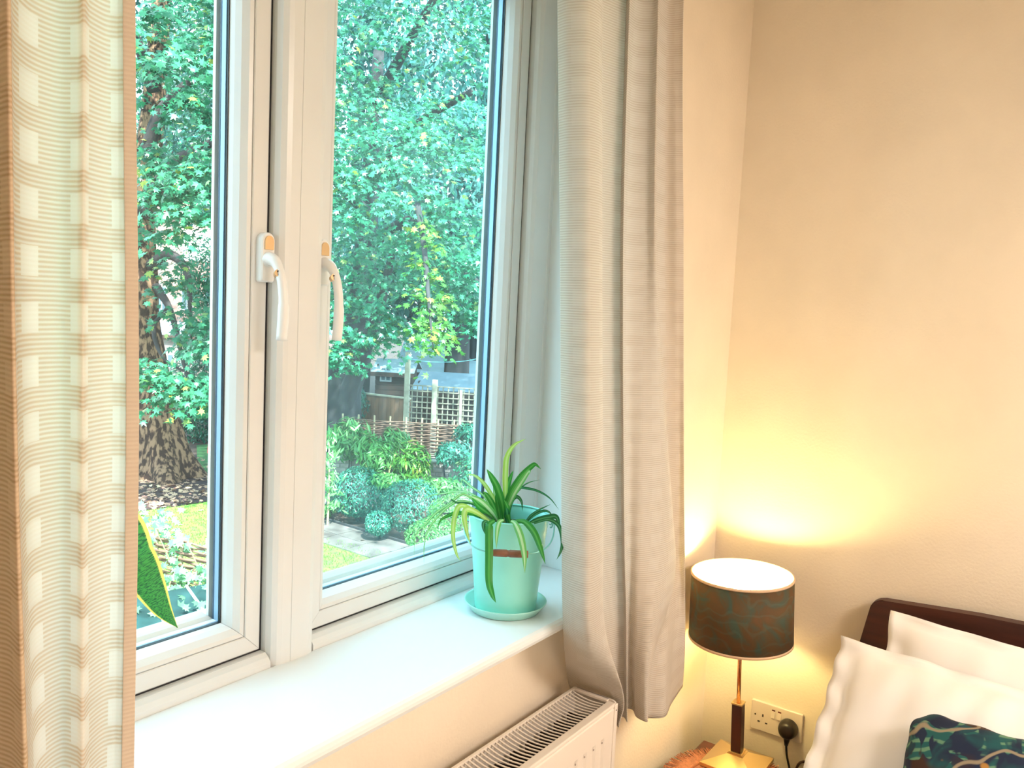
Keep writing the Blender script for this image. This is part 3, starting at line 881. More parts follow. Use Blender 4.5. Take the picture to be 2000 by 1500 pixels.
M_mat = mat('rust_woven_mat', (.50, .20, .105), .9, var=.25, scale=90, bump=.6, bscale=300)
MC = Vector((-.315, -.215, ZT))
pm = empty('placemat', MC); tag(pm, 'round rust brown woven mat with fringed edge under the lamp', 'placemat')
b = bmesh.new(); pr = [(0, .003)]
for k in range(30):
    r = .004 + .148 * k / 29; pr.append((r, .0045 + .0012 * math.sin(k * PI)) if 0 else (r, .004 + .0012 * (k % 2)))
pr += [(.154, .002), (.152, .0002), (0, .0002)]
lathe(b, pr, 64); obj('mat_body', b, M_mat, pm, True)
b = bmesh.new(); lathe(b, [(.118 + .003 * math.cos(a), .0045 + .0018 * math.sin(a)) for a in [2 * PI * k / 8 for k in range(8)]], 64, close=True); o = obj('braid_ring', b, mat('rust_braid', (.34, .11, .05), .9), pm, True)
fw_ = []
b = bmesh.new()
for k in range(420):
    a = 2 * PI * k / 420 + rnd.uniform(-.006, .006); r0 = .150; r1 = .181 + rnd.uniform(-.005, .004)
    d = Vector((math.cos(a), math.sin(a), 0)); t = Vector((-d.y, d.x, 0)); w = .0009
    z0 = .004; z1 = .002 + rnd.uniform(0, .004)
    sk = t * rnd.uniform(-.004, .004)
    p = [d * r0 - t * w, d * r0 + t * w, d * r1 + t * w * .7 + sk, d * r1 - t * w * .7 + sk]
    zt = [z0 + .001, z0 + .001, z1, z1]
    tp = [b.verts.new(q + Vector((0, 0, z))) for q, z in zip(p, zt)]; bt = [b.verts.new(q + Vector((0, 0, z - .0015))) for q, z in zip(p, zt)]
    b.faces.new(tp); b.faces.new(bt[::-1])
    for j in range(4): b.faces.new((tp[j], tp[(j + 1) % 4], bt[(j + 1) % 4], bt[j]))
o = obj('fringe', b, M_mat, pm); o['kind'] = 'stuff'

# --- lamp
M_gold = mat('brushed_brass', (.74, .56, .30), .28, metal=1)
M_copper = mat('copper_rod', (.56, .28, .15), .25, metal=1)
M_dkwood = mat('lamp_dark_wood', (.035, .010, .008), .3)
M_cream = mat('cream_trim', (.80, .55, .36), .7)
M_shin = mat('shade_lining', (.93, .86, .66), .8)


def shade_mat():
    M = bpy.data.materials.new('patterned_shade'); M.use_nodes = True
    nt = M.node_tree; L = nt.links.new; b = nt.nodes['Principled BSDF']
    t = nt.nodes.new('ShaderNodeTexCoord')
    n = nt.nodes.new('ShaderNodeTexNoise'); n.inputs['Scale'].default_value = 14; n.inputs['Detail'].default_value = 3; n.inputs['Distortion'].default_value = 1.5
    w = nt.nodes.new('ShaderNodeTexWave'); w.wave_type = 'RINGS'; w.inputs['Scale'].default_value = 9; w.inputs['Distortion'].default_value = 11; w.inputs['Detail'].default_value = 1.2; w.inputs['Detail Scale'].default_value = 1.6
    L(t.outputs['Object'], n.inputs['Vector']); L(t.outputs['Object'], w.inputs['Vector'])
    r = nt.nodes.new('ShaderNodeValToRGB'); e = r.color_ramp.elements
    e[0].position = .35; e[0].color = (.13, .062, .022, 1); e[1].position = .68; e[1].color = (.055, .085, .060, 1)
    k = e.new(.5); k.color = (.105, .062, .024, 1)
    L(n.outputs['Fac'], r.inputs[0])
    r2 = nt.nodes.new('ShaderNodeValToRGB'); e = r2.color_ramp.elements
    e[0].position = .80; e[0].color = (0, 0, 0, 1); e[1].position = .97; e[1].color = (.22, .22, .22, 1)
    L(w.outputs['Fac'], r2.inputs[0])
    mx = nt.nodes.new('ShaderNodeMix'); mx.data_type = 'RGBA'; L(r2.outputs[0], mx.inputs['Factor']); L(r.outputs[0], mx.inputs[6]); mx.inputs[7].default_value = (.09, .14, .10, 1)
    L(mx.outputs[2], b.inputs['Base Color']); b.inputs['Roughness'].default_value = .8
    return M


LB = Vector((-.2065, -.1827, ZT + .0065))
lamp = empty('table_lamp', LB); tag(lamp, 'lit table lamp with dark patterned drum shade and pyramid base by the socket', 'lamp')
b = bmesh.new()
hw = .0755
lv = [(hw, 0), (hw, .009), (.021, .030), (.021, .033)]
rs = [[b.verts.new((sx * r, sy * r, z)) for sx, sy in ((-1, -1), (1, -1), (1, 1), (-1, 1))] for r, z in lv]
b.faces.new(rs[0][::-1]); b.faces.new(rs[-1])
for p, q in zip(rs[:-1], rs[1:]):
    for k in range(4): b.faces.new((p[k], p[(k + 1) % 4], q[(k + 1) % 4], q[k]))
obj('lamp_base', b, M_gold, lamp)
Tt = Vector((-.222, -.164, .898)) - LB
axs = Tt.normalized()
qr = Vector((0, 0, 1)).rotation_difference(axs).to_matrix().to_4x4()


def lpart(nm, bm_, m_, sm=False):
    for v in bm_.verts: v.co = qr @ v.co
    return obj(nm, bm_, m_, lamp, sm)


b = bmesh.new(); box(b, (-.0175, -.0175, .031), (.0175, .0175, .037), .001); lpart('collar', b, M_gold)
b = bmesh.new(); box(b, (-.0135, -.0135, .037), (.0135, .0135, .168), .0012); lpart('column', b, M_dkwood)
b = bmesh.new(); box(b, (-.0150, -.0150, .168), (.0150, .0150, .173), .001); lpart('column_cap', b, M_gold)
b = bmesh.new(); tube(b, [(0, 0, .173), (0, 0, .385)], .0052, 16); lpart('stem', b, M_copper, True)
b = bmesh.new(); lathe(b, [(0, .385), (.014, .385), (.0165, .390), (.0165, .420), (.013, .424), (0, .424)], 24); lpart('bulb_holder', b, mat('bulb_holder', (.7, .65, .55), .4), True)
LH = Tt.length
zb0, zb1, r0, r1 = LH - .178, LH, .1345, .1315
b = bmesh.new(); lathe(b, [(r0, zb0 + .003), (r1, zb1 - .003), (r1 - .0008, zb1 - .003), (r0 - .0008, zb0 + .003)], 96, close=True)
lpart('shade', b, shade_mat(), True)
b = bmesh.new(); lathe(b, [(r0 - .0010, zb0 + .001), (r1 - .0010, zb1 - .001), (r1 - .0020, zb1 - .001), (r0 - .0020, zb0 + .001)], 96, close=True)
lpart('shade_lining', b, M_shin, True)
for rr_, zz_ in ((r0, zb0), (r1, zb1)):
    b = bmesh.new(); lathe(b, [(rr_ - .0025, zz_ - .0008), (rr_ + .0010, zz_ - .0008), (rr_ + .0012, zz_ + (.0062 if zz_ == zb0 else -.0062)), (rr_ - .0003, zz_ + (.0062 if zz_ == zb0 else -.0062)), (rr_ - .0003, zz_), (rr_ - .0025, zz_)], 96, close=True); o = lpart('shade_trim', b, M_cream, True); o['label'] = 'cream trim band'
b = bmesh.new()
for k in range(3):
    a = 2 * PI * k / 3 + .4; tube(b, [(.012 * math.cos(a), .012 * math.sin(a), .418), (r0 * .97 * math.cos(a), r0 * .97 * math.sin(a), .418)], .0012, 6)
lpart('shade_carrier', b, M_gold)
b = bmesh.new(); zb = LH - .062
pr = [(0, zb + .030)] + [(.026 * math.sin(a), zb + .030 * math.cos(a)) for a in [PI * k / 14 for k in range(1, 11)]] + [(.013, zb - .040), (.012, .424)]
lathe(b, pr, 28)
M_bulb = mat('lit_bulb', (1, 1, 1), .5, emit=(1.0, .80, .34), estr=260)
o = lpart('bulb', b, M_bulb, True)

# --- double wall socket, plug and flex
M_sock = mat('socket_plastic', (.80, .70, .60), .35)
M_slot = mat('socket_slot', (.04, .025, .02), .7)
sy0, sy1, sz0, sz1 = -.1455, -.2960, .3810, .4670
so_ = Vector((-.001, (sy0 + sy1) / 2, (sz0 + sz1) / 2))
sk = empty('wall_socket', so_); tag(sk, 'white double wall socket between the lamp and the bed', 'socket')
W_, H_ = .0735, .043
b = bmesh.new()


def rrect(w, h, r, x, n=5):
    out = []
    for cx, cz, a0 in ((w - r, h - r, 0), (-w + r, h - r, PI / 2), (-w + r, -h + r, PI), (w - r, -h + r, 1.5 * PI)):
        for k in range(n + 1):
            a = a0 + PI / 2 * k / n; out.append((x, cx + r * math.cos(a), cz + r * math.sin(a)))
    return out


L1 = [[b.verts.new(p) for p in rrect(W_ - i, H_ - i, .004, x)] for x, i in ((0, 0), (-.007, 0), (-.0085, .0015))]
for p, q in zip(L1[:-1], L1[1:]):
    for k in range(len(p)): b.faces.new((p[k], p[(k + 1) % len(p)], q[(k + 1) % len(p)], q[k]))
b.faces.new(L1[-1]); b.faces.new(L1[0][::-1])
obj('face_plate', b, M_sock, sk)


def slot(y, z, w, h):      # y measured from the plate centre towards the corner (+)
    b = bmesh.new(); box(b, (-.0091, y - w / 2, z - h / 2), (-.0084, y + w / 2, z + h / 2)); obj('pin_slot', b, M_slot, sk)


for cy in (.038,):
    slot(cy, .004, .004, .008); slot(cy + .011, -.016, .0065, .004); slot(cy - .011, -.016, .0065, .004)
b = bmesh.new(); tube(b, [(-.0084, .060, .002), (-.0092, .060, .002)], .0025, 12); obj('screw_head', b, M_slot, sk)
for cy in (.0085, -.0085):
    b = bmesh.new(); box(b, (-.0115, cy - .0058, .006), (-.0085, cy + .0058, .026), .001)
    for v in b.verts:
        if v.co.z > .016: v.co.x += .0018
    obj('rocker_switch', b, M_sock, sk)
    b = bmesh.new(); box(b, (-.0098, cy - .0045, .0275), (-.0084, cy + .0045, .031)); o = obj('switch_mark', b, mat('dark_red_mark', (.12, .02, .01), .5), sk)
plg = empty('plug', so_ + Vector((-.0092, -.038, -.004))); tag(plg, 'black three-pin plug pushed into the right side of the double socket', 'plug')
M_plug = mat('black_plug', (.010, .007, .006), .4)
b = bmesh.new(); L1 = []
for x, s in ((0, 1), (-.010, 1), (-.022, .93), (-.030, .80), (-.034, .55)):
    ring = []
    for k in range(28):
        a = 2 * PI * k / 28; yy = math.cos(a) * .0265 * s; zz2 = math.sin(a) * .0265 * s - .002
        ring.append(b.verts.new((x, yy, zz2)))
    L1.append(ring)
for p, q in zip(L1[:-1], L1[1:]):
    for k in range(28): b.faces.new((p[k], p[(k + 1) % 28], q[(k + 1) % 28], q[k]))
b.faces.new(L1[0][::-1]); b.faces.new(L1[-1]); obj('plug_body', b, M_plug, plg, True)
b = bmesh.new(); tube(b, [(-.013, 0, -.022), (-.014, 0, -.034), (-.015, 0, -.048)], [.0095, .0078, .0050], 14); obj('cord_grip', b, M_plug, plg, True)
b = bmesh.new(); box(b, (-.0005, -.004, -.012), (.0002, .004, .010)); obj('pin', b, M_gold, plg)
p0 = so_ + Vector((-.0242, -.038, -.050))
cw = cr([tuple(p0), tuple(p0 + Vector((-.004, -.006, -.03))), tuple(p0 + Vector((-.010, -.022, -.075))), tuple(p0 + Vector((-.014, -.034, -.105))), tuple(p0 + Vector((-.02, -.030, -.16))), (-.07, -.22, .18), (-.09, -.16, .14)], 8)
b = bmesh.new(); tube(b, cw, .0032, 8); o = obj('power_cord', b, M_plug, None, True)
tag(o, 'black lamp flex hanging from the plug below the socket', 'cord')
M_cd2 = mat('brown_flex', (.05, .018, .01), .4)
e0 = at(1556, 1500, 2.30); e1 = at(1575, 1486, 2.30); e2 = at(1607, 1478, 2.31)
b = bmesh.new(); tube(b, cr([tuple(e0 + Vector((.0, .01, -.12))), tuple(e0), tuple(e1), tuple(e2), tuple(e2 + Vector((0.01, -.08, -.01))), tuple(e2 + Vector((.01, -.14, -.12)))], 8), .0035, 8); o = obj('power_cord', b, M_cd2, None, True)
tag(o, 'dark brown cable looping from behind the pillow beside the plug', 'cord')

# ================================================================== BED
M_hb = mat('headboard_wood', (.060, .016, .010), .45, var=.3, scale=6, stretch=(1, 1, 8))
M_linen = mat('white_linen', (.96, .92, .89), .85, bump=.12, bscale=18)
bo = Vector((-1.0, -1.15, 0))
bed = empty('bed', bo); tag(bed, 'bed with dark brown wooden headboard against the plain wall', 'bed')
b = bmesh.new()
yL, yR, ztop = -.448, -1.90, .880
pr = []
rc = .035
for k in range(9):
    a = PI - PI / 2 * k / 8 * 1.0; pr.append((yL - rc - rc * math.cos(a) * 1.0, ztop - rc + rc * math.sin(a)))
pr = [(yL + .046, .25), (yL + .040, .55), (yL + .022, .70)] + [(yL - rc + rc * math.cos(PI / 2 * k / 8), ztop - .022 - rc + rc * math.sin(PI / 2 * k / 8)) for k in range(9)] + [(yL - .25, ztop - .006), (-1.17, ztop + .008), (yR + .3, ztop - .004), (yR + rc, ztop - .02), (yR, ztop - .06), (yR - .03, .55), (yR - .04, .25)]
th = [(-.020, 0), (-.050, 0)]
A = [b.verts.new(Vector((-.022 - .0 * z, y, z)) - bo) for y, z in pr]; B_ = [b.verts.new(Vector((-.052, y, z)) - bo) for y, z in pr]
b.faces.new(A[::-1]); b.faces.new(B_)
for k in range(len(pr)): b.faces.new((A[k], A[(k + 1) % len(pr)], B_[(k + 1) % len(pr)], B_[k]))
bmesh.ops.bevel(b, geom=[e for e in b.edges if abs(e.verts[0].co.x - e.verts[1].co.x) < 1e-5], offset=.004, segments=2, affect='EDGES')
obj('headboard', b, M_hb, bed)
for y in (yL + .03, yR + .01): boxo('leg', (-.055, y - .03, 0), (-.02, y + .01, .30), M_hb, bed, .003, bo)
for y in (-.47, -1.90): boxo('side_rail', (-2.06, y - .012, .20), (-.054, y + .012, .33), M_hb, bed, .004, bo)
boxo('foot_rail', (-2.085, -1.90, .15), (-2.061, -.46, .36), M_hb, bed, .004, bo)
for y in (-.47, -1.90): boxo('leg', (-2.09, y - .02, 0), (-2.05, y + .02, .20), M_hb, bed, .003, bo)
mo = Vector((-1.05, -1.18, .33))
o = boxo('mattress', (-2.04, -1.88, .335), (-.065, -.485, .455), mat('mattress_ticking', (.85, .8, .74), .9), None, .03, mo, 4); o.location = mo
tag(o, 'white mattress lying on the bed frame under the duvet', 'mattress')


def soft_sheet(name, m, P0, U_, V_, nu, nv, hfun):
    """closed puffed body: P0 corner, U_ and V_ full side vectors; hfun(u,v)->(front,back) offsets along the normal"""
    U_ = Vector(U_); V_ = Vector(V_); P0 = Vector(P0); N_ = U_.cross(V_).normalized()
    b = bmesh.new(); fr_ = []; bk_ = []
    for j in range(nv + 1):
        r1_, r2_ = [], []
        for i in range(nu + 1):
            u, v = i / nu, j / nv
            f, k, du, dv = hfun(u, v)
            base = P0 + U_ * (u + du) + V_ * (v + dv)
            r1_.append(b.verts.new(base + N_ * f)); r2_.append(b.verts.new(base - N_ * k))
        fr_.append(r1_); bk_.append(r2_)
    for j in range(nv):
        for i in range(nu):
            b.faces.new((fr_[j][i], fr_[j][i + 1], fr_[j + 1][i + 1], fr_[j + 1][i])); b.faces.new((bk_[j][i], bk_[j + 1][i], bk_[j + 1][i + 1], bk_[j][i + 1]))
    for i in range(nu):
        b.faces.new((fr_[0][i + 1], fr_[0][i], bk_[0][i], bk_[0][i + 1])); b.faces.new((fr_[nv][i], fr_[nv][i + 1], bk_[nv][i + 1], bk_[nv][i]))
    for j in range(nv):
        b.faces.new((fr_[j][0], fr_[j + 1][0], bk_[j + 1][0], bk_[j][0])); b.faces.new((fr_[j + 1][nu], fr_[j][nu], bk_[j][nu], bk_[j + 1][nu]))
    return b


def pillow_h(thick, flange, seed, wr=.006, edge=.006, rc=0.0):
    def f(u, v):
        def e(t):
            t = min(t, 1 - t); t = max(0, (t - flange) / (.5 - flange)); return (1 - (1 - t) ** 2.6)
        g = (e(u) * e(v)) ** .55
        nz = noise.noise(Vector((u * 4 + seed, v * 4, seed)))
        n2 = noise.noise(Vector((u * 11 + seed, v * 3.0 - u * 5, seed * 2)))
        h = thick * g * (1 + .18 * nz) + wr * n2 * (.3 + g)
        inb = min(u, 1 - u, v, 1 - v)
        fl = 0
        if inb < flange + .02:
            fl = .005 * math.sin((u + v) * 34 + seed) * (1 - inb / (flange + .02))
        du = edge * noise.noise(Vector((v * 9, seed, 3))) * (1 if u < .5 else -1) * (1 - e(u)) + (.012 * (1 - abs(2 * v - 1) ** 2)) * (1 - 2 * u)
        dv = edge * noise.noise(Vector((u * 9, seed, 7))) * (1 if v < .5 else -1) * (1 - e(v)) + (.010 * (1 - abs(2 * u - 1) ** 2)) * (1 - 2 * v)
        if rc:
            cu, cv = 1 - min(u, 1 - u) / rc, 1 - min(v, 1 - v) / rc
            if cu > 0 and cv > 0:
                q = 1 - max(cu, cv) / math.hypot(cu, cv)
                du += rc * cu * q * (1 if u < .5 else -1); dv += rc * cv * q * (1 if v < .5 else -1)
        return h + fl + .0015, h * .6 - fl + .0015, du, dv
    return f


# back pillow stands against the headboard, front one leans on it
def pil(name, label, P0, U_, V_, thick, flange, seed, m=None, **k):
    c = Vector(P0) + Vector(U_) / 2
    b = soft_sheet(name, m, Vector(P0) - c, U_, V_, 56, 44, pillow_h(thick, flange, seed, **k))
    o = obj(name, b, m or M_linen, None, True); o.location = c
    tag(o, label, 'pillow'); return o


pil('pillow', 'white pillow upright against the headboard, rearmost on the bed', (-.290, -.512, .478), (0, -.74, -.03), (.160, 0, .384), .050, .05, 1.3)
pil('pillow', 'white wrinkled pillow with loose flanged edge leaning in front, behind the cushion', (-.515, -.400, .468), (0, -.72, -.02), (.296, -.022, .330), .060, .06, 4.1, wr=.012, edge=.010)


def cushion_mat():
    M = bpy.data.materials.new('tropical_print'); M.use_nodes = True
    nt = M.node_tree; L = nt.links.new; b = nt.nodes['Principled BSDF']
    t = nt.nodes.new('ShaderNodeTexCoord')

    def tex(kind, sc, **k):
        n = nt.nodes.new(kind); n.inputs['Scale'].default_value = sc
        for a, v in k.items(): n.inputs[a].default_value = v
        L(t.outputs['Object'], n.inputs['Vector']); return n

    def mix(f, a, c):
        m = nt.nodes.new('ShaderNodeMix'); m.data_type = 'RGBA'; L(f, m.inputs['Factor'])
        for i, v in ((6, a), (7, c)):
            if isinstance(v, tuple): m.inputs[i].default_value = (*v, 1)
            else: L(v, m.inputs[i])
        return m.outputs[2]

    def ramp(s, a, c):
        r = nt.nodes.new('ShaderNodeMapRange'); r.inputs['From Min'].default_value = a; r.inputs['From Max'].default_value = c; L(s, r.inputs['Value']); return r.outputs[0]
    n1 = tex('ShaderNodeTexNoise', 9, Detail=3, Distortion=1.0)
    n2 = tex('ShaderNodeTexNoise', 13, Detail=2, Distortion=2.0)
    n3 = tex('ShaderNodeTexNoise', 7, Detail=1, Distortion=.5)
    w = tex('ShaderNodeTexWave', 16, Distortion=6, Detail=2)
    w2 = nt.nodes.new('ShaderNodeTexWave'); w2.wave_type = 'RINGS'; w2.inputs['Scale'].default_value = 7; w2.inputs['Distortion'].default_value = 7; L(t.outputs['Object'], w2.inputs['Vector'])
    c = mix(ramp(n1.outputs['Fac'], .42, .58), (.002, .012, .045), (.002, .075, .085))
    c = mix(ramp(n3.outputs['Fac'], .49, .53), c, (.040, .012, .005))
    leafc = mix(ramp(w.outputs['Fac'], .5, .8), (.004, .09, .09), (.12, .26, .16))
    c = mix(ramp(n2.outputs['Fac'], .57, .61), c, leafc)
    c = mix(ramp(w2.outputs['Fac'], .965, .995), c, (.30, .24, .16))
    v = tex('ShaderNodeTexVoronoi', 11)
    c = mix(ramp(v.outputs['Distance'], .10, .06), c, (.42, .20, .04))
    L(c, b.inputs['Base Color']); b.inputs['Roughness'].default_value = .75
    return M


cu = pil('cushion', 'teal cushion with a dark tropical leaf print leaning on the white pillows', (-.680, -.620, .493), (-.01, -.45, .008), (.270, 0, .262), .055, .0, 8.2, m=cushion_mat(), wr=.003, edge=.003, rc=.14)
cu['category'] = 'cushion'
# duvet drawn up to the pillows
b = soft_sheet('duvet', None, (-1.45, -.40, .462), (-.62, 0, 0), (0, -1.52, 0), 30, 50, lambda u, v: (.045 * min(1, 8 * min(u, 1 - u, v, 1 - v)) ** .5 + .006 * noise.noise(Vector((u * 5, v * 9, 2))), .001, 0, 0))
for vv in b.verts: vv.co -= Vector((-1.76, -1.16, .46))
b2 = b
o = obj('duvet', b2, M_linen, None, True); o.location = (-1.76, -1.16, .464); tag(o, 'white duvet folded back across the foot of the bed', 'duvet')
# ================================================================== GARDEN
G = -2.05
rng = np.random.default_rng(11)
M_soilg = mat('garden_soil', (.085, .050, .040), .95, var=.5, scale=6, bump=1, bscale=30)
M_lawn = mat('lawn_grass', (.20, .42, .05), .9, col2=(.11, .32, .05), scale=9, bump=1, bscale=120)
M_lawn2 = mat('dark_lawn', (.035, .12, .03), .9, var=.4, scale=8, bump=1, bscale=80)  # darker green for the far lawn
M_mulch = mat('leaf_mulch', (.07, .035, .03), .95, col2=(.022, .012, .02), scale=14, bump=1, bscale=60)
M_slab = mat('path_slab', (.24, .20, .185), .6, col2=(.10, .075, .07), scale=2.5, bump=.3, bscale=20)
M_brick = mat('old_brick', (.40, .34, .32), .9, col2=(.26, .22, .20), scale=7, bump=.5, bscale=60)
M_mortar = mat('mortar', (.30, .28, .25), .95)
M_twig = mat('willow_rod', (.13, .062, .045), .8, col2=(.24, .14, .10), scale=5)
M_stake = mat('chestnut_stake', (.42, .32, .20), .8, var=.3, scale=12)
M_board = mat('fence_board', (.34, .17, .10), .8, col2=(.24, .11, .065), scale=3, stretch=(1, 1, .2))
M_post = mat('pale_timber_post', (.46, .41, .31), .8, var=.2, scale=8)
M_lath = mat('trellis_lath', (.28, .25, .19), .8, var=.2, scale=10)
M_shedd = mat('dark_shed_board', (.070, .040, .032), .8, var=.3, scale=4)
M_shedl = mat('weathered_board', (.34, .30, .27), .8, var=.3, scale=4)
M_felt = mat('grey_roof_felt', (.22, .27, .32), .8, var=.12, scale=3)
M_slate = mat('pale_slate', (.44, .54, .60), .7, var=.15, scale=2)
M_winw = mat('painted_window_white', (.6, .62, .63), .5)
M_winglass = mat('far_window_glass', (.10, .16, .20), .1)

bm = bmesh.new()
v = [bm.verts.new(p) for p in ((-25, .3, G), (70, .3, G), (70, 80, G), (-25, 80, G))]; bm.faces.new(v)
struct('ground', bm, M_soilg)


def poly(name, pts, z, m, th=.03, kind='structure'):
    bm = bmesh.new()
    top_ = [bm.verts.new((p[0], p[1], z)) for p in pts]; bot = [bm.verts.new((p[0], p[1], z - th)) for p in pts]
    bm.faces.new(top_); bm.faces.new(bot[::-1]); n = len(pts)
    for k in range(n): bm.faces.new((top_[k], top_[(k + 1) % n], bot[(k + 1) % n], bot[k]))
    o = obj(name, bm, m); o['kind'] = kind; return o


def g2(px, py): p = gnd(px, py); return (p.x, p.y)


ca = [g2(*p) for p in ((150, 1020), (275, 1002), (350, 992), (430, 980), (520, 1000), (617, 1050), (700, 1071), (765, 1090), (860, 1125))]
poly('lawn', ca + [(4.6, 3.0), (-1, 2.6), (-2, 9)], G + .03, M_lawn)
poly('mulch_bed', [g2(*p) for p in ((60, 1030), (150, 1017), (275, 999), (350, 989), (432, 977), (470, 930), (425, 908), (385, 890), (275, 890), (60, 900))], G + .02, M_mulch)
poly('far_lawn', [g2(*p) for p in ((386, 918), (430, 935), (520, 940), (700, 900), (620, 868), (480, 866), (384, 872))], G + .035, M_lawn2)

# grass tufts on the lawn, nobody could count the blades


def mesh_np(name, V, F, m, parent=None, tint=None, smooth=False):
    me = bpy.data.meshes.new(name)
    V = np.asarray(V, np.float32); F = np.asarray(F, np.int32)
    me.vertices.add(len(V)); me.vertices.foreach_set('co', V.ravel())
    k = F.shape[1]
    me.loops.add(F.size); me.loops.foreach_set('vertex_index', F.ravel())
    me.polygons.add(len(F)); me.polygons.foreach_set('loop_start', np.arange(0, F.size, k, dtype=np.int32)); me.polygons.foreach_set('loop_total', np.full(len(F), k, np.int32))
    if tint is not None:
        at_ = me.attributes.new('tint', 'FLOAT', 'POINT'); at_.data.foreach_set('value', np.asarray(tint, np.float32))
    me.update(calc_edges=True)
    return link(name, me, m, parent)


def in_poly(x, y, P):
    c = False; j = len(P) - 1
    for i in range(len(P)):
        if (P[i][1] > y) != (P[j][1] > y) and x < (P[j][0] - P[i][0]) * (y - P[i][1]) / (P[j][1] - P[i][1]) + P[i][0]: c = not c
        j = i
    return c


M_blade = leaf_mat('grass_blade', (.09, .28, .04), (.22, .46, .06), (.42, .54, .12), .4, .5, .3)
LP = ca + [(4.6, 3.0), (-1, 2.6), (-2, 9)]
V = []; F = []; T = []
for i in range(26000):
    x, y = rng.uniform(-.5, 6.6), rng.uniform(4.6, 11.9)
    if not in_poly(x, y, LP): continue
    a = rng.uniform(0, 2 * PI); h = rng.uniform(.02, .05); w = .006; l = rng.normal(0, .015, 2)
    i0 = len(V); V += [(x - w * math.cos(a), y - w * math.sin(a), G + .03), (x + w * math.cos(a), y + w * math.sin(a), G + .03), (x + l[0], y + l[1], G + .03 + h)]
    F.append((i0, i0 + 1, i0 + 2)); t = rng.random(); T += [t] * 3
o = mesh_np('lawn_grass_blades', V, F, M_blade, None, T); tag(o, 'short bright green grass of the lawn below the window', 'grass', kind='stuff')

# ---- leaves
MAPLE = []
for deg, r in ((-90, .20), (-55, .50), (-22, .42), (-8, .86), (20, .50), (44, .95), (66, .52), (90, 1.12), (114, .52), (136, .95), (160, .50), (188, .86), (202, .42), (235, .50)):
    MAPLE.append((r * math.cos(math.radians(deg)), r * math.sin(math.radians(deg))))
OVAL = [(0, -1), (.34, -.35), (.36, .25), (0, 1), (-.36, .25), (-.34, -.35)]
LANCE = [(0, -1), (.20, -.2), (.17, .45), (0, 1.05), (-.17, .45), (-.20, -.2)]
DIAM = [(0, -1), (.5, 0), (0, 1), (-.5, 0)]


def leaf_arrays(P, N, S, shape, fold=.18, tint=None):
    """flat fans with folded midrib, one per position"""
    P = np.asarray(P); n = len(P); N = np.asarray(N); N = N / np.linalg.norm(N, axis=1, keepdims=True)
    ref = rng.normal(size=(n, 3)); U_ = np.cross(N, ref); U_ /= np.linalg.norm(U_, axis=1, keepdims=True)
    # tip tends to hang down
    down = np.array([0, 0, -1.]) - N * (N @ np.array([0, 0, -1.]))[:, None]
    Vv = down + rng.normal(0, .55, (n, 3)); Vv -= N * np.sum(Vv * N, axis=1, keepdims=True); Vv /= np.linalg.norm(Vv, axis=1, keepdims=True)
    U_ = np.cross(Vv, N)
    sh = np.array(shape); k = len(sh)
    S = np.asarray(S)[:, None, None]
    pts = P[:, None, :] + S * (U_[:, None, :] * sh[None, :, 0:1] + Vv[:, None, :] * sh[None, :, 1:2] - N[:, None, :] * (fold * np.abs(sh[None, :, 0:1]) ** 1.0 + fold * .5 * sh[None, :, 1:2] ** 2))
    cen = P[:, None, :] + S * N[:, None, :] * .03
    allv = np.concatenate([cen, pts], axis=1).reshape(-1, 3)
    base = (np.arange(n) * (k + 1))[:, None, None]
    tri = np.array([[0, 1 + j, 1 + (j + 1) % k] for j in range(k)])[None]
    F = (base + tri).reshape(-1, 3)
    t = np.repeat(tint if tint is not None else rng.random(n), k + 1)
    return allv, F, t


def foliage(name, P, N, S, shape, m, parent, fold=.18, tint=None, stuff=True):
    V, F, T = leaf_arrays(P, N, S, shape, fold, tint)
    o = mesh_np(name, V, F, m, parent, T)
    if stuff: o['kind'] = 'stuff'
    return o


ML_syc = leaf_mat('sycamore_leaf', (.012, .14, .075), (.06, .30, .15), (.42, .46, .07), .34, .30, .8)
ML_far = leaf_mat('distant_leaf', (.012, .10, .085), (.035, .19, .15), (.10, .30, .18), .25, .40, .6)
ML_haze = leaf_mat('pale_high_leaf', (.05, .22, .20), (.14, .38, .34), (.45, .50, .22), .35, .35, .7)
ML_dark = leaf_mat('evergreen_leaf', (.008, .09, .06), (.03, .17, .10), (.12, .30, .14), .15, .3, .6)
ML_box = leaf_mat('box_leaf', (.02, .15, .10), (.07, .28, .19), (.22, .44, .26), .2, .32, .7)
ML_rho = leaf_mat('shrub_leaf', (.05, .24, .05), (.18, .42, .12), (.55, .58, .20), .3, .32, .6)
ML_vine = leaf_mat('vine_leaf', (.07, .24, .10), (.22, .46, .24), (.50, .50, .14), .3, .4, .6)
M_bark = mat('flaking_bark', (.27, .15, .09), .9, col2=(.035, .014, .009), scale=14, bump=1, bscale=14, stretch=(1, 1, .45))
for e_, p_ in zip([n_ for n_ in M_bark.node_tree.nodes if n_.type == 'VALTORGB'][0].color_ramp.elements, (.46, .56)): e_.position = p_
M_bark2 = mat('dark_bark', (.05, .042, .045), .9, var=.4, scale=4, bump=1, bscale=14)


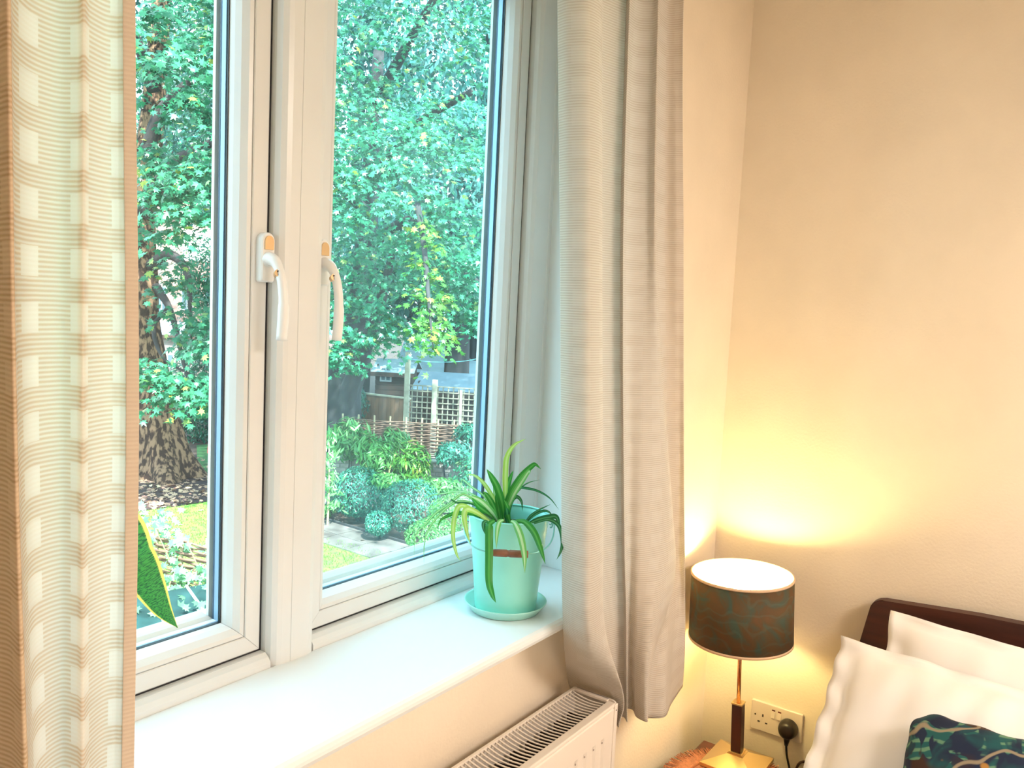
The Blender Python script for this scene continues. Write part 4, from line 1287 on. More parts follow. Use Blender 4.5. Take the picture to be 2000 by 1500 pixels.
def sprays(cs, per, rad, flat=.30, droop=.5, out=None, jit=.5):
    """clusters of leaves layered like hanging branch ends"""
    P = []; N = []
    for c in cs:
        n = per if isinstance(per, int) else int(rng.integers(*per))
        r = rad * rng.uniform(.7, 1.3)
        a = rng.normal(0, .5, (n, 3)) * np.array([r, r, r * flat])
        d = np.linalg.norm(a[:, :2], axis=1)
        a[:, 2] -= droop * d * d / max(r, .01)
        P.append(np.asarray(c) + a)
        nn = np.array([-.25, -.35, 1.0]) + rng.normal(0, jit, (n, 3)) + np.concatenate([a[:, :2] / r * .6, np.zeros((n, 1))], axis=1)
        N.append(nn)
    return np.concatenate(P), np.concatenate(N)


def ellipsoid(c, rads, n, shell=(.75, 1.0), front=None):
    c = np.asarray(c); rads = np.asarray(rads); out = []
    tocam = np.array(CAM) - c; tocam /= np.linalg.norm(tocam)
    while len(out) < n:
        d = rng.normal(size=3); d /= np.linalg.norm(d)
        if front is not None and d @ tocam < front: continue
        out.append(c + d * rads * rng.uniform(*shell))
    return out


def trunk_mesh(name, pts, rad, m, parent, off, flute=0, nseg=20, root=0):
    pts2 = cr([(*p, r) for p, r in zip([tuple(q) for q in pts], rad)], 6)
    b = bmesh.new(); rings = tube(b, [Vector(p[:3]) - off for p in pts2], [p[3] for p in pts2], nseg)
    cen = [Vector(p[:3]) - off for p in pts2]
    for i, (rg, c) in enumerate(zip(rings, cen)):
        t = i / (len(rings) - 1)
        for k, vv in enumerate(rg):
            a = 2 * PI * k / nseg
            d = (vv.co - c)
            f = 1 + flute * (.6 * math.sin(5 * a + 1) + .4 * math.sin(3 * a + t * 3)) * (1 - t) ** 2 + .08 * noise.noise(Vector((a * 2, t * 9, 1)))
            f += root * max(0, 1 - t * 9) * (1 + .8 * math.sin(5 * a + 1))
            vv.co = c + d * f
    return obj(name, b, m, parent, True)


def split_parts(P, N, S, shape, m, root, off, nmax, fold=.18):
    """the leaves that show largest become parts of their own; the rest one part"""
    P = np.asarray(P); d = (P - np.array(CAM)) @ np.array(FW)
    show = S / d
    px = 1000 + FPX * ((P - np.array(CAM)) @ np.array(RT)) / d
    vis = ((px > 262) & (px < 445)) | ((px > 612) & (px < 985))
    order = np.argsort(-show * vis)
    big = order[:nmax]; rest = order[nmax:]
    foliage('foliage', P[rest] - np.array(off), N[rest], S[rest], shape, m, root, fold)
    variants = []
    for q in range(5):
        V, F, T = leaf_arrays(np.zeros((1, 3)), np.array([[0, 0, 1.]]), np.array([1.0]), shape, fold, np.array([rng.random()]))
        me = bpy.data.meshes.new('leaf'); me.from_pydata([tuple(x) for x in V], [], [tuple(int(y) for y in f) for f in F])
        a_ = me.attributes.new('tint', 'FLOAT', 'POINT'); a_.data.foreach_set('value', np.asarray(T, np.float32)); me.materials.append(m); variants.append(me)
    for i in big:
        o = bpy.data.objects.new('leaf', variants[i % 5]); COL.objects.link(o); o.parent = root
        q = Vector((0, 0, 1)).rotation_difference(Vector(N[i]).normalized()) @ Quaternion((0, 0, 1), rng.uniform(0, 2 * PI))
        o.rotation_mode = 'QUATERNION'; o.rotation_quaternion = q
        o.location = Vector(P[i]) - off; s = float(S[i]); o.scale = (s, s, s)


# ---- great sycamore, left pane
tA = gnd(322, 930); OA = Vector((tA.x, tA.y, G))
syc = empty('sycamore_tree', OA); tag(syc, 'big leaning sycamore with flaking brown trunk standing in leaf litter', 'tree')
Dt = (OA - CAM).dot(FW)
tp = [at(325, 955, Dt), at(322, 905, Dt), at(312, 850, Dt), at(300, 780, Dt), at(288, 700, Dt), at(278, 620, Dt), at(272, 540, Dt), at(272, 440, Dt + .1), at(285, 340, Dt + .2), at(300, 200, Dt + .4), at(315, 0, Dt + .6), at(330, -250, Dt + 1)]
trunk_mesh('trunk', tp, [.60, .52, .43, .38, .33, .30, .34, .30, .26, .22, .18, .12], M_bark, syc, OA, .16, 28, .35)
for pts, r in (([(296, 520), (325, 498), (352, 510), (368, 545), (372, 620), (374, 660)], (.14, .10, .08, .055, .035, .02)),
               ([(305, 560), (330, 600), (345, 650), (356, 700), (372, 760)], (.09, .06, .05, .035, .02)),
               ([(280, 420), (330, 330), (390, 290), (440, 270)], (.16, .12, .09, .05)),
               ([(285, 300), (320, 210), (400, 140), (480, 100)], (.14, .11, .08, .05)),
               ([(300, 180), (260, 60), (200, -60)], (.12, .09, .06)),
               ([(330, 600), (300, 640), (320, 700), (380, 735)], (.05, .04, .03, .015))):
    trunk_mesh('branch', [at(x, y, Dt - .1 - .35 * i) for i, (x, y) in enumerate(pts)], r, M_bark2, syc, OA, 0, 10)
cs = ellipsoid((OA.x - 1.0, OA.y - 1.0, 5.6), (5.2, 4.6, 4.4), 150, (.55, 1.0))


def pix(p):
    v_ = Vector(p) - CAM; z = v_.dot(FW); return 1000 + FPX * v_.dot(RT) / z, 750 - FPX * v_.dot(UP) / z


cs = [c for c in cs if c[2] > 1.9 and not (pix(c)[0] > 255 and pix(c)[0] < 480 and pix(c)[1] > 420)]
P1, N1 = sprays(cs, (80, 130), 1.0, .28, .4)
low = []
for x, y, d, k in ((300, 320, 12.6, 3), (340, 350, 12.2, 3), (380, 330, 12.4, 3), (410, 370, 12.6, 2), (300, 390, 12.4, 2), (350, 410, 12.2, 3), (400, 430, 12.4, 2), (330, 455, 12.6, 2), (425, 300, 12.5, 2), (290, 290, 13, 2),
                   (300, 715, 13.2, 3), (330, 735, 12.8, 3), (370, 745, 12.9, 3), (405, 765, 13.0, 3), (285, 730, 13, 2), (350, 775, 13, 2), (400, 790, 13.2, 1), (310, 770, 13.1, 1),
                   (335, 550, 14, 1), (345, 600, 14.2, 1), (340, 560, 14, 1), (330, 500, 14, 1), (390, 640, 13.6, 3), (415, 665, 13.4, 3), (380, 680, 13.6, 2), (420, 620, 13.8, 2), (400, 600, 14.0, 1),
                   (290, 130, 12.5, 3), (350, 100, 12.2, 3), (410, 60, 12, 3), (310, 30, 12.2, 3), (370, 190, 12.2, 3), (430, 160, 12.2, 3), (420, 230, 12.3, 3), (330, 230, 13, 1)):
    for q in range(k): low.append(tuple(at(x + rng.uniform(-14, 14), y + rng.uniform(-10, 10), d + rng.uniform(-.3, .3))))
P2, N2 = sprays(low, (34, 52), .36, .30, .5)
P = np.concatenate([P1, P2]); N = np.concatenate([N1, N2]); S = rng.uniform(.060, .100, len(P)) * np.where(np.arange(len(P)) < len(P1), 1.1, 1.05)
split_parts(P, N, S, MAPLE, ML_syc, syc, OA, 260)

# ---- second big maple, right pane
tB = gnd(668, 905); OB = Vector((tB.x, tB.y, G)); Db = (OB - CAM).dot(FW)
mp = empty('maple_tree', OB); tag(mp, 'broad maple filling the right pane with dark split trunk behind the shrubs', 'tree')
trunk_mesh('trunk', [at(664, 880, Db), at(664, 800, Db), at(672, 740, Db), at(690, 690, Db), at(705, 600, Db), at(720, 400, Db), at(740, 100, Db)], [.52, .44, .42, .40, .30, .22, .12], M_bark2, mp, OB, .15, 22, .2)
trunk_mesh('branch', [at(668, 800, Db - .2), at(690, 740, Db - .4), at(712, 680, Db - .8), at(740, 600, Db - 1.5), at(770, 480, Db - 2.4)], [.22, .20, .17, .12, .06], M_bark2, mp, OB, 0, 12)
for pts in (([(720, 480), (800, 430), (840, 480), (850, 560)]), ([(720, 420), (640, 330), (600, 200)]), ([(730, 350), (820, 240), (920, 180)]), ([(735, 200), (800, 80), (870, -40)]), ([(790, 500), (880, 520), (930, 550)])):
    trunk_mesh('branch', [at(x, y, Db - 1.2 - 1.2 * i) for i, (x, y) in enumerate(pts)], [.13, .09, .06, .03][:len(pts)], M_bark2, mp, OB, 0, 10)
cB = at(790, 120, 16.5)
cs = ellipsoid(cB, (4.6, 4.4, 6.2), 250, (.6, 1.0), -.35)
cs = [c for c in cs if c[2] > 1.7]
P1, N1 = sprays(cs, (90, 140), .95, .28, .45)
low = []
for x, y, d, k in ((645, 320, 11.8, 3), (690, 350, 11.6, 3), (740, 330, 11.4, 3), (790, 320, 11.3, 3), (660, 400, 11.6, 3), (710, 420, 11.6, 3), (760, 390, 11.2, 3), (820, 370, 11.3, 3), (860, 400, 11.6, 2), (650, 270, 12, 3), (720, 260, 12, 3), (780, 240, 11.8, 3), (840, 260, 11.8, 3), (900, 300, 12, 2),
                   (800, 460, 11.5, 3), (850, 450, 11.8, 2), (760, 460, 12, 2), (820, 500, 11.6, 2), (640, 520, 12.2, 2), (690, 500, 12.6, 2), (660, 570, 12.4, 3), (700, 590, 12.4, 3), (640, 620, 12.2, 3), (740, 590, 12.2, 2), (760, 620, 12.2, 3), (690, 660, 12.2, 4), (650, 680, 12.2, 3), (780, 660, 12.4, 2), (735, 655, 12.3, 2), (665, 705, 12.2, 3), (720, 540, 12.4, 2),
                   (900, 520, 12.2, 3), (930, 500, 12, 3), (880, 560, 12.4, 3), (920, 590, 12.6, 3), (860, 500, 12.6, 2), (940, 560, 12.6, 2), (900, 620, 12.8, 3), (940, 630, 12.8, 3), (870, 600, 12.6, 2)):
    for q in range(k): low.append(tuple(at(x + rng.uniform(-18, 18), y + rng.uniform(-10, 10), d + rng.uniform(-.3, .3))))
P2, N2 = sprays(low, (34, 52), .36, .30, .5)
P = np.concatenate([P1, P2]); N = np.concatenate([N1, N2]); S = rng.uniform(.050, .085, len(P))
split_parts(P, N, S, MAPLE, ML_syc, mp, OB, 260)
# dark golden hanging bough in front of it
bo2 = at(835, 560, 10.6); bough = empty('hanging_bough', bo2); tag(bough, 'darker yellow-green bough hanging before the grey shed roof', 'branch')
trunk_mesh('branch', [at(815, 400, 11.2), at(828, 480, 10.9), at(835, 560, 10.6), at(842, 640, 10.4), at(846, 680, 10.3)], [.05, .04, .03, .015, .006], M_bark2, bough, bo2, 0, 8)
low = [tuple(at(x + rng.uniform(-8, 8), y, d)) for x, y, d in ((820, 440, 11), (845, 470, 10.8), (825, 510, 10.8), (850, 540, 10.7), (820, 570, 10.6), (845, 590, 10.6), (868, 580, 10.7), (830, 625, 10.5), (855, 630, 10.5), (845, 655, 10.4), (846, 678, 10.4), (815, 640, 10.5), (875, 655, 10.6))]
P, N = sprays(low, (26, 38), .22, .5, .6)
ML_gold = leaf_mat('golden_green_leaf', (.03, .16, .03), (.12, .30, .04), (.42, .40, .06), .35, .4, .4)
split_parts(P, N, rng.uniform(.05, .075, len(P)), MAPLE, ML_gold, bough, bo2, 200)

# ---- trees and tall shrubs beyond
for (px_, py_, d, rx, rz, n, m_, lab) in (
        (330, 150, 46, 10, 12.0, 20000, ML_far, 'dark far tree filling the sky above the brick house'),
        (700, 250, 32, 7.5, 9.0, 26000, ML_far, 'dark blue-green far tree directly behind the big maple'),
        (960, 80, 27, 5.0, 8.0, 24000, ML_haze, 'pale high tree reaching up at the far upper right'),
        (900, 420, 24, 3.4, 3.6, 12000, ML_haze, 'pale rounded tree rising over the grey garage roof'),
        (700, 560, 26, 4.2, 3.0, 8000, ML_far, 'dense dark tree crown low behind the split trunk')):
    c = at(px_, py_, d); base = Vector((c.x, c.y, G)); t = empty('broadleaf_tree', base); tag(t, lab, 'tree', 'trees beyond the garden fence')
    cl = np.array(ellipsoid(c, (rx, rx, rz), n, (.7, 1.0), -.3))
    cl += np.array([[noise.noise(Vector(tuple(p * .35))) for _ in range(1)] for p in cl]) * 1.6 * (cl - np.array(c)) / rx
    cl = cl[cl[:, 2] > (0.6 if d < 29 else 2.4)]
    cl = cl[[not (280 < pix(p)[0] < 445 and pix(p)[1] > 440) or d > 40 for p in cl]] if px_ == 700 else cl
    nn = (cl - np.array(c)) / rx + rng.normal(0, .6, cl.shape) + np.array([0, 0, .6])
    foliage('foliage', cl - np.array(base), nn, rng.uniform(.10, .17, len(cl)) * (1.7 if d > 40 else 1), DIAM if d > 25 else OVAL, m_, t)
    trunk_mesh('trunk', [base, base + Vector((.1, 0, 2)), c, c + Vector((0, 0, rz * .7))], [.45, .38, .2, .05], M_bark2, t, base, 0, 12)


def shrub(name, label, c, rad, n, size, shape, m, base_z=G, cat='shrub', group=None, stem=True, lump=.25, shell=(.8, 1.0)):
    c = Vector(c); base = Vector((c.x, c.y, base_z)); t = empty(name, base); tag(t, label, cat, group)
    rad = Vector(rad) if not isinstance(rad, (int, float)) else Vector((rad,) * 3)
    cl = np.array(ellipsoid(c, tuple(rad), n, shell, -.4))
    f = np.array([noise.noise(Vector(tuple(p * (1.1 / rad.x)))) for p in cl])[:, None]
    cl += f * lump * (cl - np.array(c)) * 1.5
    nn = (cl - np.array(c)) / np.array(rad) + rng.normal(0, .45, cl.shape) + np.array([0, 0, .35])
    keep = cl[:, 2] > base_z + .02
    cl, nn = cl[keep], nn[keep]
    foliage('foliage', cl - np.array(base), nn, rng.uniform(size * .7, size * 1.2, len(cl)), shape, m, t)
    if stem:
        for k in range(3):
            a = rng.uniform(0, 2 * PI); tp_ = Vector((math.cos(a) * rad.x * .4, math.sin(a) * rad.y * .4, (c.z - base_z)))
            b = bmesh.new(); tube(b, [(0.02 * k, 0, -.02), tuple(tp_ * .5), tuple(tp_)], [.014, .010, .005], 6); obj('stem', b, M_bark2, t)
    return t


def up(px_, py_, d, dz=0): p = at(px_, py_, d); return (p.x, p.y, p.z + dz)


# tall hollies at the left, behind the red stand
shrub('holly_bush', 'tall dark evergreen bush left of the fence, behind the red stand', up(425, 730, 20.5), (1.15, 1.1, 1.9), 7000, .05, OVAL, ML_dark, lump=.3, shell=(.5, 1))
shrub('holly_bush', 'dark evergreen bush directly beside the leaning trunk', up(385, 800, 20), (.65, .8, 1.3), 3000, .05, OVAL, ML_dark, shell=(.5, 1))
shrub('holly_bush', 'mid-green bush high behind the curving branch', up(405, 545, 21), (.85, .9, 1.0), 3000, .06, OVAL, ML_syc, lump=.3, shell=(.5, 1))
shrub('laurel_bush', 'shadowy blue-green bush at the foot of the split trunk', up(655, 770, 20.5), (.8, .8, .75), 2500, .06, OVAL, ML_dark)

for x, y, lab in ((-3.5, 25, 'long dark hedge closing the garden beyond the lawn on the left'), (8.2, 30, 'tall hedge behind the sycamore\'s left side')):
    shrub('garden_hedge', lab, (x, y, -.2), (6.0, 1.4, 3.0), 9000, .13, OVAL, ML_dark, cat='hedge', lump=.1)
# ---- fallen leaves
MB = [g2(*p) for p in ((150, 1017), (275, 999), (350, 989), (432, 977), (470, 930), (425, 908), (385, 890), (275, 890), (150, 900))]
P = []
while len(P) < 1000:
    q = g2(rng.uniform(180, 460), rng.uniform(890, 1010))
    if in_poly(q[0], q[1], MB): P.append((q[0], q[1], G + .035))
for q in range(60):
    w_ = g2(rng.uniform(270, 760), rng.uniform(1000, 1130)); P.append((w_[0], w_[1], G + .05))
P = np.array(P); N = np.array([0, 0, 1.]) + rng.normal(0, .35, (len(P), 3))
ML_fall = leaf_mat('fallen_leaf', (.26, .12, .10), (.62, .40, .26), (.78, .62, .36), .1, .6, .4)
o = foliage('fallen_leaves', P, N, rng.uniform(.04, .085, len(P)), MAPLE, ML_fall, None); tag(o, 'pale and brown fallen leaves scattered over the dark soil under the trunk', 'leaves', kind='stuff')

# ---- path of slabs
pA = np.array(g2(560, 1010)); pB = np.array(g2(672, 1031)); pC = np.array(g2(803, 1070)); pD = np.array(g2(900, 1100))
dirp = (pC - pB); Lp = np.linalg.norm(dirp); dirp /= Lp; nrm_ = np.array([dirp[1], -dirp[0]])
if np.dot(nrm_, np.array([CAM.x, CAM.y]) - pB) < 0: nrm_ = -nrm_
path = empty('garden_path', (pB[0], pB[1], G)); path['kind'] = 'structure'
po = Vector((pB[0], pB[1], G))
s = -1.9
while s < 3.2:
    w = rng.uniform(.52, .66)
    for r_ in range(2):
        a0 = pB + dirp * s + nrm_ * (.02 + r_ * .42); a1 = a0 + dirp * (w - .015); a2 = a1 + nrm_ * .405; a3 = a0 + nrm_ * .405
        b = bmesh.new(); z = .045 + rng.uniform(-.004, .004)
        tv = [b.verts.new(Vector((q[0], q[1], G + z)) - po) for q in (a0, a1, a2, a3)]; bv = [b.verts.new(Vector((q[0], q[1], G)) - po) for q in (a0, a1, a2, a3)]
        b.faces.new(tv); b.faces.new(bv[::-1])
        for k in range(4): b.faces.new((tv[k], tv[(k + 1) % 4], bv[(k + 1) % 4], bv[k]))
        obj('slab', b, M_slab, path)
    s += w
b = bmesh.new()
e0 = pB + dirp * -1.9 - nrm_ * .03; e1 = pB + dirp * 3.2 - nrm_ * .03
for (q0, q1, h) in ((e0, e1, .07),):
    t_ = nrm_ * .03
    vs = [b.verts.new(Vector((*q, z)) - po) for z in (G, G + h) for q in (q0, q1, q1 + t_, q0 + t_)]
    b.faces.new(vs[4:]); [b.faces.new((vs[k], vs[(k + 1) % 4], vs[4 + (k + 1) % 4], vs[4 + k])) for k in range(4)]
obj('edging_board', b, M_bark2, path)

# ---- low old-brick wall with bricks laid one by one
wA = np.array(g2(625, 985)); wB = np.array(g2(985, 1002))
dw = wB - wA; Lw = np.linalg.norm(dw); dw /= Lw; nw = np.array([dw[1], -dw[0]])
if np.dot(nw, np.array([CAM.x, CAM.y]) - wA) < 0: nw = -nw
wall = empty('garden_wall', (wA[0], wA[1], G)); tag(wall, 'low weathered grey brick wall behind the clipped round bushes', 'wall')
wo = Vector((wA[0], wA[1], G)); ang = math.atan2(dw[1], dw[0])
wall.rotation_euler = (0, 0, ang)
side = 1 if np.dot(nw, np.array([-math.sin(ang), math.cos(ang)])) > 0 else -1
b = bmesh.new(); box(b, (0, -side * .20 if side > 0 else .004, 0), (Lw, -side * .004 if side > 0 else .20, .84)); obj('mortar_core', b, M_mortar, wall)
bms = []
for q in range(3):
    b = bmesh.new(); box(b, (0, -.05, 0), (.213, .008 + q * .003, .063), .004, 1); bms.append(fin(b)); bms[-1].materials.append(M_brick)
rows_ = 11; nb = 0
for r_ in range(rows_):
    x = -.11 if r_ % 2 else 0.0
    while x < Lw - .1 and nb < 290:
        if x >= 0:
            o = link('brick', bms[nb % 3], None, wall); o.location = (x, side * rng.uniform(-.003, .004), .004 + r_ * .0755); o.scale = (1, side, 1); nb += 1
        x += .226
b = bmesh.new(); box(b, (-.02, -.13 - side * .1, .838), (Lw + .02, .13 - side * .1, .875), .008, 1); obj('coping', b, M_mortar, wall)


def hurdle(name, label, A, B, z0, z1, pitch=.034, r=.013, stake=.30, m=M_twig):
    A = Vector((A[0], A[1], z0)); B = Vector((B[0], B[1], z0)); L_ = (B - A).length; a = math.atan2(B.y - A.y, B.x - A.x)
    t = empty(name, A, None, a); tag(t, label, 'fence')
    n = int((z1 - z0) / pitch); ns = int(L_ / stake)
    mes = []
    for var in range(6):
        b = bmesh.new(); ph = var % 2
        pts = []
        for i in range(ns * 4 + 1):
            x = L_ * i / (ns * 4); pts.append((x, (.026 if ph else -.026) * math.cos(PI * x / (L_ / ns)) + rng.normal(0, .003), .010 * noise.noise(Vector((x * 2, var, 0)))))
        tube(b, pts, [r * rng.uniform(.8, 1.15) for _ in pts], 5); me = fin(b, True); me.materials.append(m); mes.append(me)
    for k in range(n):
        o = link('woven_rod', mes[(k * 2 + k % 2 * 1 + k // 2) % 6 // 2 * 2 + k % 2], None, t); o.location = (rng.uniform(-.03, .03), 0, pitch * (k + .5) + rng.uniform(-.004, .004))
    for k in range(ns + 1):
        b = bmesh.new(); x = L_ * k / ns; tube(b, [(x, 0, -.05), (x, 0, z1 - z0 + .06)], [.022, .018], 7); obj('stake', b, M_stake, t)
    return t


q0, q1 = at(668, 872, 15.3), at(1010, 892, 15.1)
hurdle('wattle_hurdle', 'woven willow hurdle rising behind the low grey brick wall', (q0.x, q0.y), (q1.x, q1.y), G, -.60)
q0, q1 = at(215, 1030, 9.4), at(455, 1104, 8.7)
hurdle('wattle_hurdle', 'near willow hurdle overgrown by pale leaves at lower left', (q0.x, q0.y), (q1.x, q1.y), G, -1.13, .036, .015, .34)

# ---- clipped balls and border shrubs
GB = 'clipped round bushes in the border'
shrub('box_ball', 'largest clipped round bush, left of the border beside the path', up(700, 962, 13.4), (.47, .47, .42), 3800, .026, OVAL, ML_box, group=GB, lump=.08)
shrub('box_ball', 'pale clipped round bush in the middle of the border', up(800, 985, 12.6), (.46, .46, .42), 3800, .024, OVAL, ML_box, group=GB, lump=.08)
shrub('box_ball', 'smallest clipped round bush, low at the path edge', up(740, 1022, 12.3), (.22, .22, .20), 1500, .022, OVAL, ML_box, group=GB, lump=.08)
shrub('box_ball', 'clipped bush half hidden by the spider plant leaves', up(850, 1050, 11.6), (.42, .42, .26), 2400, .026, OVAL, ML_rho, group=GB, lump=.2)
shrub('box_ball', 'feathery light bush at the right end of the border', up(900, 1010, 12.2), (.50, .45, .45), 3000, .030, LANCE, ML_rho, group=GB, lump=.2)
GS = 'leafy shrubs against the brick wall'
for (x, y, d, rx, rz, n, sz, m_, lab) in (
        (680, 862, 14.2, .34, .36, 1100, .085, ML_rho, 'light green long-leaved shrub at the left end of the hurdle'),
        (735, 890, 14.0, .40, .36, 1300, .085, ML_rho, 'light green long-leaved shrub spilling over the wall'),
        (800, 910, 13.8, .34, .36, 1000, .080, ML_gold, 'golden green shrub hanging over the wall centre'),
        (770, 860, 14.3, .26, .2, 450, .080, ML_rho, 'small bright shrub on top of the wall'),
        (880, 885, 14.0, .40, .22, 1200, .040, ML_box, 'blue-green small-leaved shrub before the hurdle'),
        (925, 930, 13.6, .34, .30, 1000, .045, ML_syc, 'mid-green shrub by the right window edge'),
        (925, 845, 14.9, .38, .16, 900, .045, ML_dark, 'dark rounded bush above the hurdle at right'),
        (750, 935, 13.5, .42, .12, 600, .045, ML_rho, 'low yellow-green plants behind the round bushes'),
        (860, 950, 13.1, .45, .14, 700, .050, ML_rho, 'low pale plants below the small-leaved shrub')):
    shrub('border_shrub', lab, up(x, y, d), (rx, rx, rz), n, sz, LANCE if sz > .06 else OVAL, m_, group=GS, lump=.4, shell=(.4, 1))
# climber column at the left edge of the right pane
cc = up(642, 940, 12.9); cl_ = empty('climbing_plant', (cc[0], cc[1], G)); tag(cl_, 'tall climber with light leaves rising beside the mullion', 'plant')
low = [(cc[0] + rng.normal(0, .07), cc[1] + rng.normal(0, .07), z) for z in np.linspace(-1.75, -.35, 16)]
P, N = sprays(low, (16, 26), .15, .6, .3)
foliage('foliage', P - np.array([cc[0], cc[1], G]), N + np.array([-.8, -.6, 0]), rng.uniform(.05, .085, len(P)), LANCE, ML_rho, cl_)
b = bmesh.new(); tube(b, [(0, 0, 0), (.02, .01, .7), (-.02, 0, 1.5)], [.02, .016, .008], 6); obj('stem', b, M_stake, cl_)
# ground plants at the bed edge
for x, y, lab in ((632, 1012, 'small leafy plant at the left tip of the border'), (650, 1000, 'low plant growing beside the climber foot')):
    p = gnd(x, y); shrub('bedding_plant', lab, (p.x, p.y, G + .08), (.14, .14, .10), 160, .04, OVAL, ML_rho, cat='plant', stem=False)

# ---- vine over the near hurdle: big pale leaves, the largest ones as parts
q0, q1 = at(215, 1030, 9.2), at(455, 1104, 8.5)
vo = Vector((q0.x, q0.y, G)); vine = empty('vine', vo); tag(vine, 'pale big-leaved vine scrambling over the near woven hurdle', 'plant')
low = []
for x, y, d in ((290, 1025, 9.2), (330, 1035, 9.1), (305, 1055, 9.1), (365, 1055, 9.0), (345, 1070, 9.0), (405, 1075, 8.9), (285, 1085, 9.0), (310, 1100, 8.9), (290, 1120, 8.8), (330, 1125, 8.8), (385, 1120, 8.7), (410, 1140, 8.6), (350, 1150, 8.6), (385, 1165, 8.5), (420, 1120, 8.5), (340, 1180, 8.4), (300, 1150, 8.6), (280, 1010, 9.3), (420, 1165, 8.4), (310, 1015, 9.3), (280, 1220, 8.0), (320, 1230, 8.0), (360, 1225, 8.1), (400, 1215, 8.1), (300, 1190, 7.9), (345, 1205, 7.9), (415, 1190, 7.8), (290, 1240, 7.8), (385, 1235, 7.7)):
    low.append(tuple(at(x + rng.uniform(-8, 8), y, d)))
P, N = sprays(low, (9, 15), .18, .7, .2)
split_parts(P, N + np.array([-.5, -.6, .2]), rng.uniform(.05, .085, len(P)), MAPLE, ML_vine, vine, vo, 240)
for k in range(5):
    b = bmesh.new(); x = .4 + k * .4; p0 = (q1 - q0) * (x / (q1 - q0).length); p0.z = 0
    tube(b, [tuple(p0), tuple(p0 + Vector((.1, -.05, .6))), tuple(p0 + Vector((-.1, -.1, 1.0)))], [.012, .01, .005], 6); obj('stem', b, M_stake, vine)

# ---- cold frame with glazed lid by the hurdle
cf0 = at(395, 1205, 8.0); cfo = Vector((cf0.x, cf0.y, G)); cf = empty('cold_frame', cfo, None, -.25); tag(cf, 'low glazed cold frame with pale bars below the vine', 'cold frame')
M_cfw = mat('pale_painted_wood', (.45, .60, .60), .6, var=.2, scale=8)
M_cfg = mat('cold_frame_glass', (.018, .055, .055), .8, spec=.1, var=.4, scale=5)
for a_, b_ in (((-.8, -.5, 0), (.8, -.46, .42)), ((-.8, .46, 0), (.8, .5, .60)), ((-.8, -.46, 0), (-.76, .46, .42)), ((.76, -.46, 0), (.8, .46, .42))):
    boxo('side_board', a_, b_, M_cfw, cf, .004)
for k in range(4):
    x0 = -.78 + k * .39
    b = bmesh.new(); vs = [b.verts.new(p) for p in ((x0 + .03, -.48, .43), (x0 + .39, -.48, .43), (x0 + .39, .48, .61), (x0 + .03, .48, .61), (x0 + .03, -.48, .424), (x0 + .39, -.48, .424), (x0 + .39, .48, .604), (x0 + .03, .48, .604))]
    b.faces.new(vs[:4]); b.faces.new(vs[4:][::-1]); [b.faces.new((vs[i], vs[(i + 1) % 4], vs[4 + (i + 1) % 4], vs[4 + i])) for i in range(4)]
    obj('pane', b, M_cfg, cf)
for k in range(5):
    x0 = -.78 + k * .39
    b = bmesh.new(); tube(b, [(x0 + .01, -.5, .436), (x0 + .01, .5, .620)], .016, 4); obj('glazing_bar', b, M_cfw, cf)

# ---- board fence behind the split trunk
f0, f1 = at(600, 752, 21.5), at(793, 780, 20.0)
a = math.atan2(f1.y - f0.y, f1.x - f0.x); Lf = math.hypot(f1.x - f0.x, f1.y - f0.y)
fe = empty('board_fence', (f0.x, f0.y, G), None, a); tag(fe, 'reddish brown vertical board fence behind the split maple trunk', 'fence')
hf = .5 * (f0.z + f1.z) - G
nbd = int(Lf / .125)
for k in range(nbd + 1):
    x = k * .125
    boxo('board', (x, rng.uniform(-.006, .004), 0), (x + .118, .022, hf - .03 + rng.uniform(-.01, .01)), M_board, fe)
boxo('capping_rail', (-.03, -.025, hf - .03), (Lf + .13, .05, hf + .01), M_post, fe)
for k in range(3): boxo('post', (k * Lf / 2 - .05, .03, 0), (k * Lf / 2 + .05, .13, hf), M_board, fe)


def frame_at(A, B):
    a = math.atan2(B.y - A.y, B.x - A.x); return a, math.hypot(B.x - A.x, B.y - A.y)


# ---- trellis with tall pale posts
t0_, t1_ = at(795, 760, 18.2), at(947, 765, 18.0); a, Lt = frame_at(t0_, t1_)
tr = empty('trellis_fence', (t0_.x, t0_.y, G), None, a); tag(tr, 'square trellis between tall pale posts before the sheds', 'fence')


def zpx(py, d, px=870): return at(px, py, d).z - G


for x, ytop, w in ((0, 688, .11), (Lt * .36, 742, .11), (Lt * .70, 762, .06), (Lt, 698, .08)):
    boxo('post', (x - w / 2, -w / 2, 0), (x + w / 2, w / 2, zpx(ytop, 18.1, 800 + 150 * x / Lt)), M_post, tr, .005)
zt0, zt1 = zpx(832, 18.1), zpx(756, 18.1)
nv = int(Lt / .115)
for k in range(1, nv): boxo('vertical_lath', (k * Lt / nv - .012, .005, zt0), (k * Lt / nv + .012, .020, zt1), M_lath, tr)
for k in range(8):
    z = zt0 + (zt1 - zt0) * k / 7; boxo('horizontal_lath', (0, -.012, z - .012), (Lt, .003, z + .012), M_lath, tr)
w0, w1 = at(797, 700, 18.2), at(948, 697, 18.0); mid = (w0 + w1) / 2 - Vector((0, 0, .10))
b = bmesh.new(); tube(b, cr([tuple(w0), tuple((w0 + mid) / 2 - Vector((0, 0, .03))), tuple(mid), tuple((mid + w1) / 2 - Vector((0, 0, .03))), tuple(w1)], 6), .007, 5)
o = obj('clothes_line', b, mat('turquoise_line', (.25, .65, .70), .5)); tag(o, 'thin turquoise clothes line strung between the tallest trellis posts', 'line')


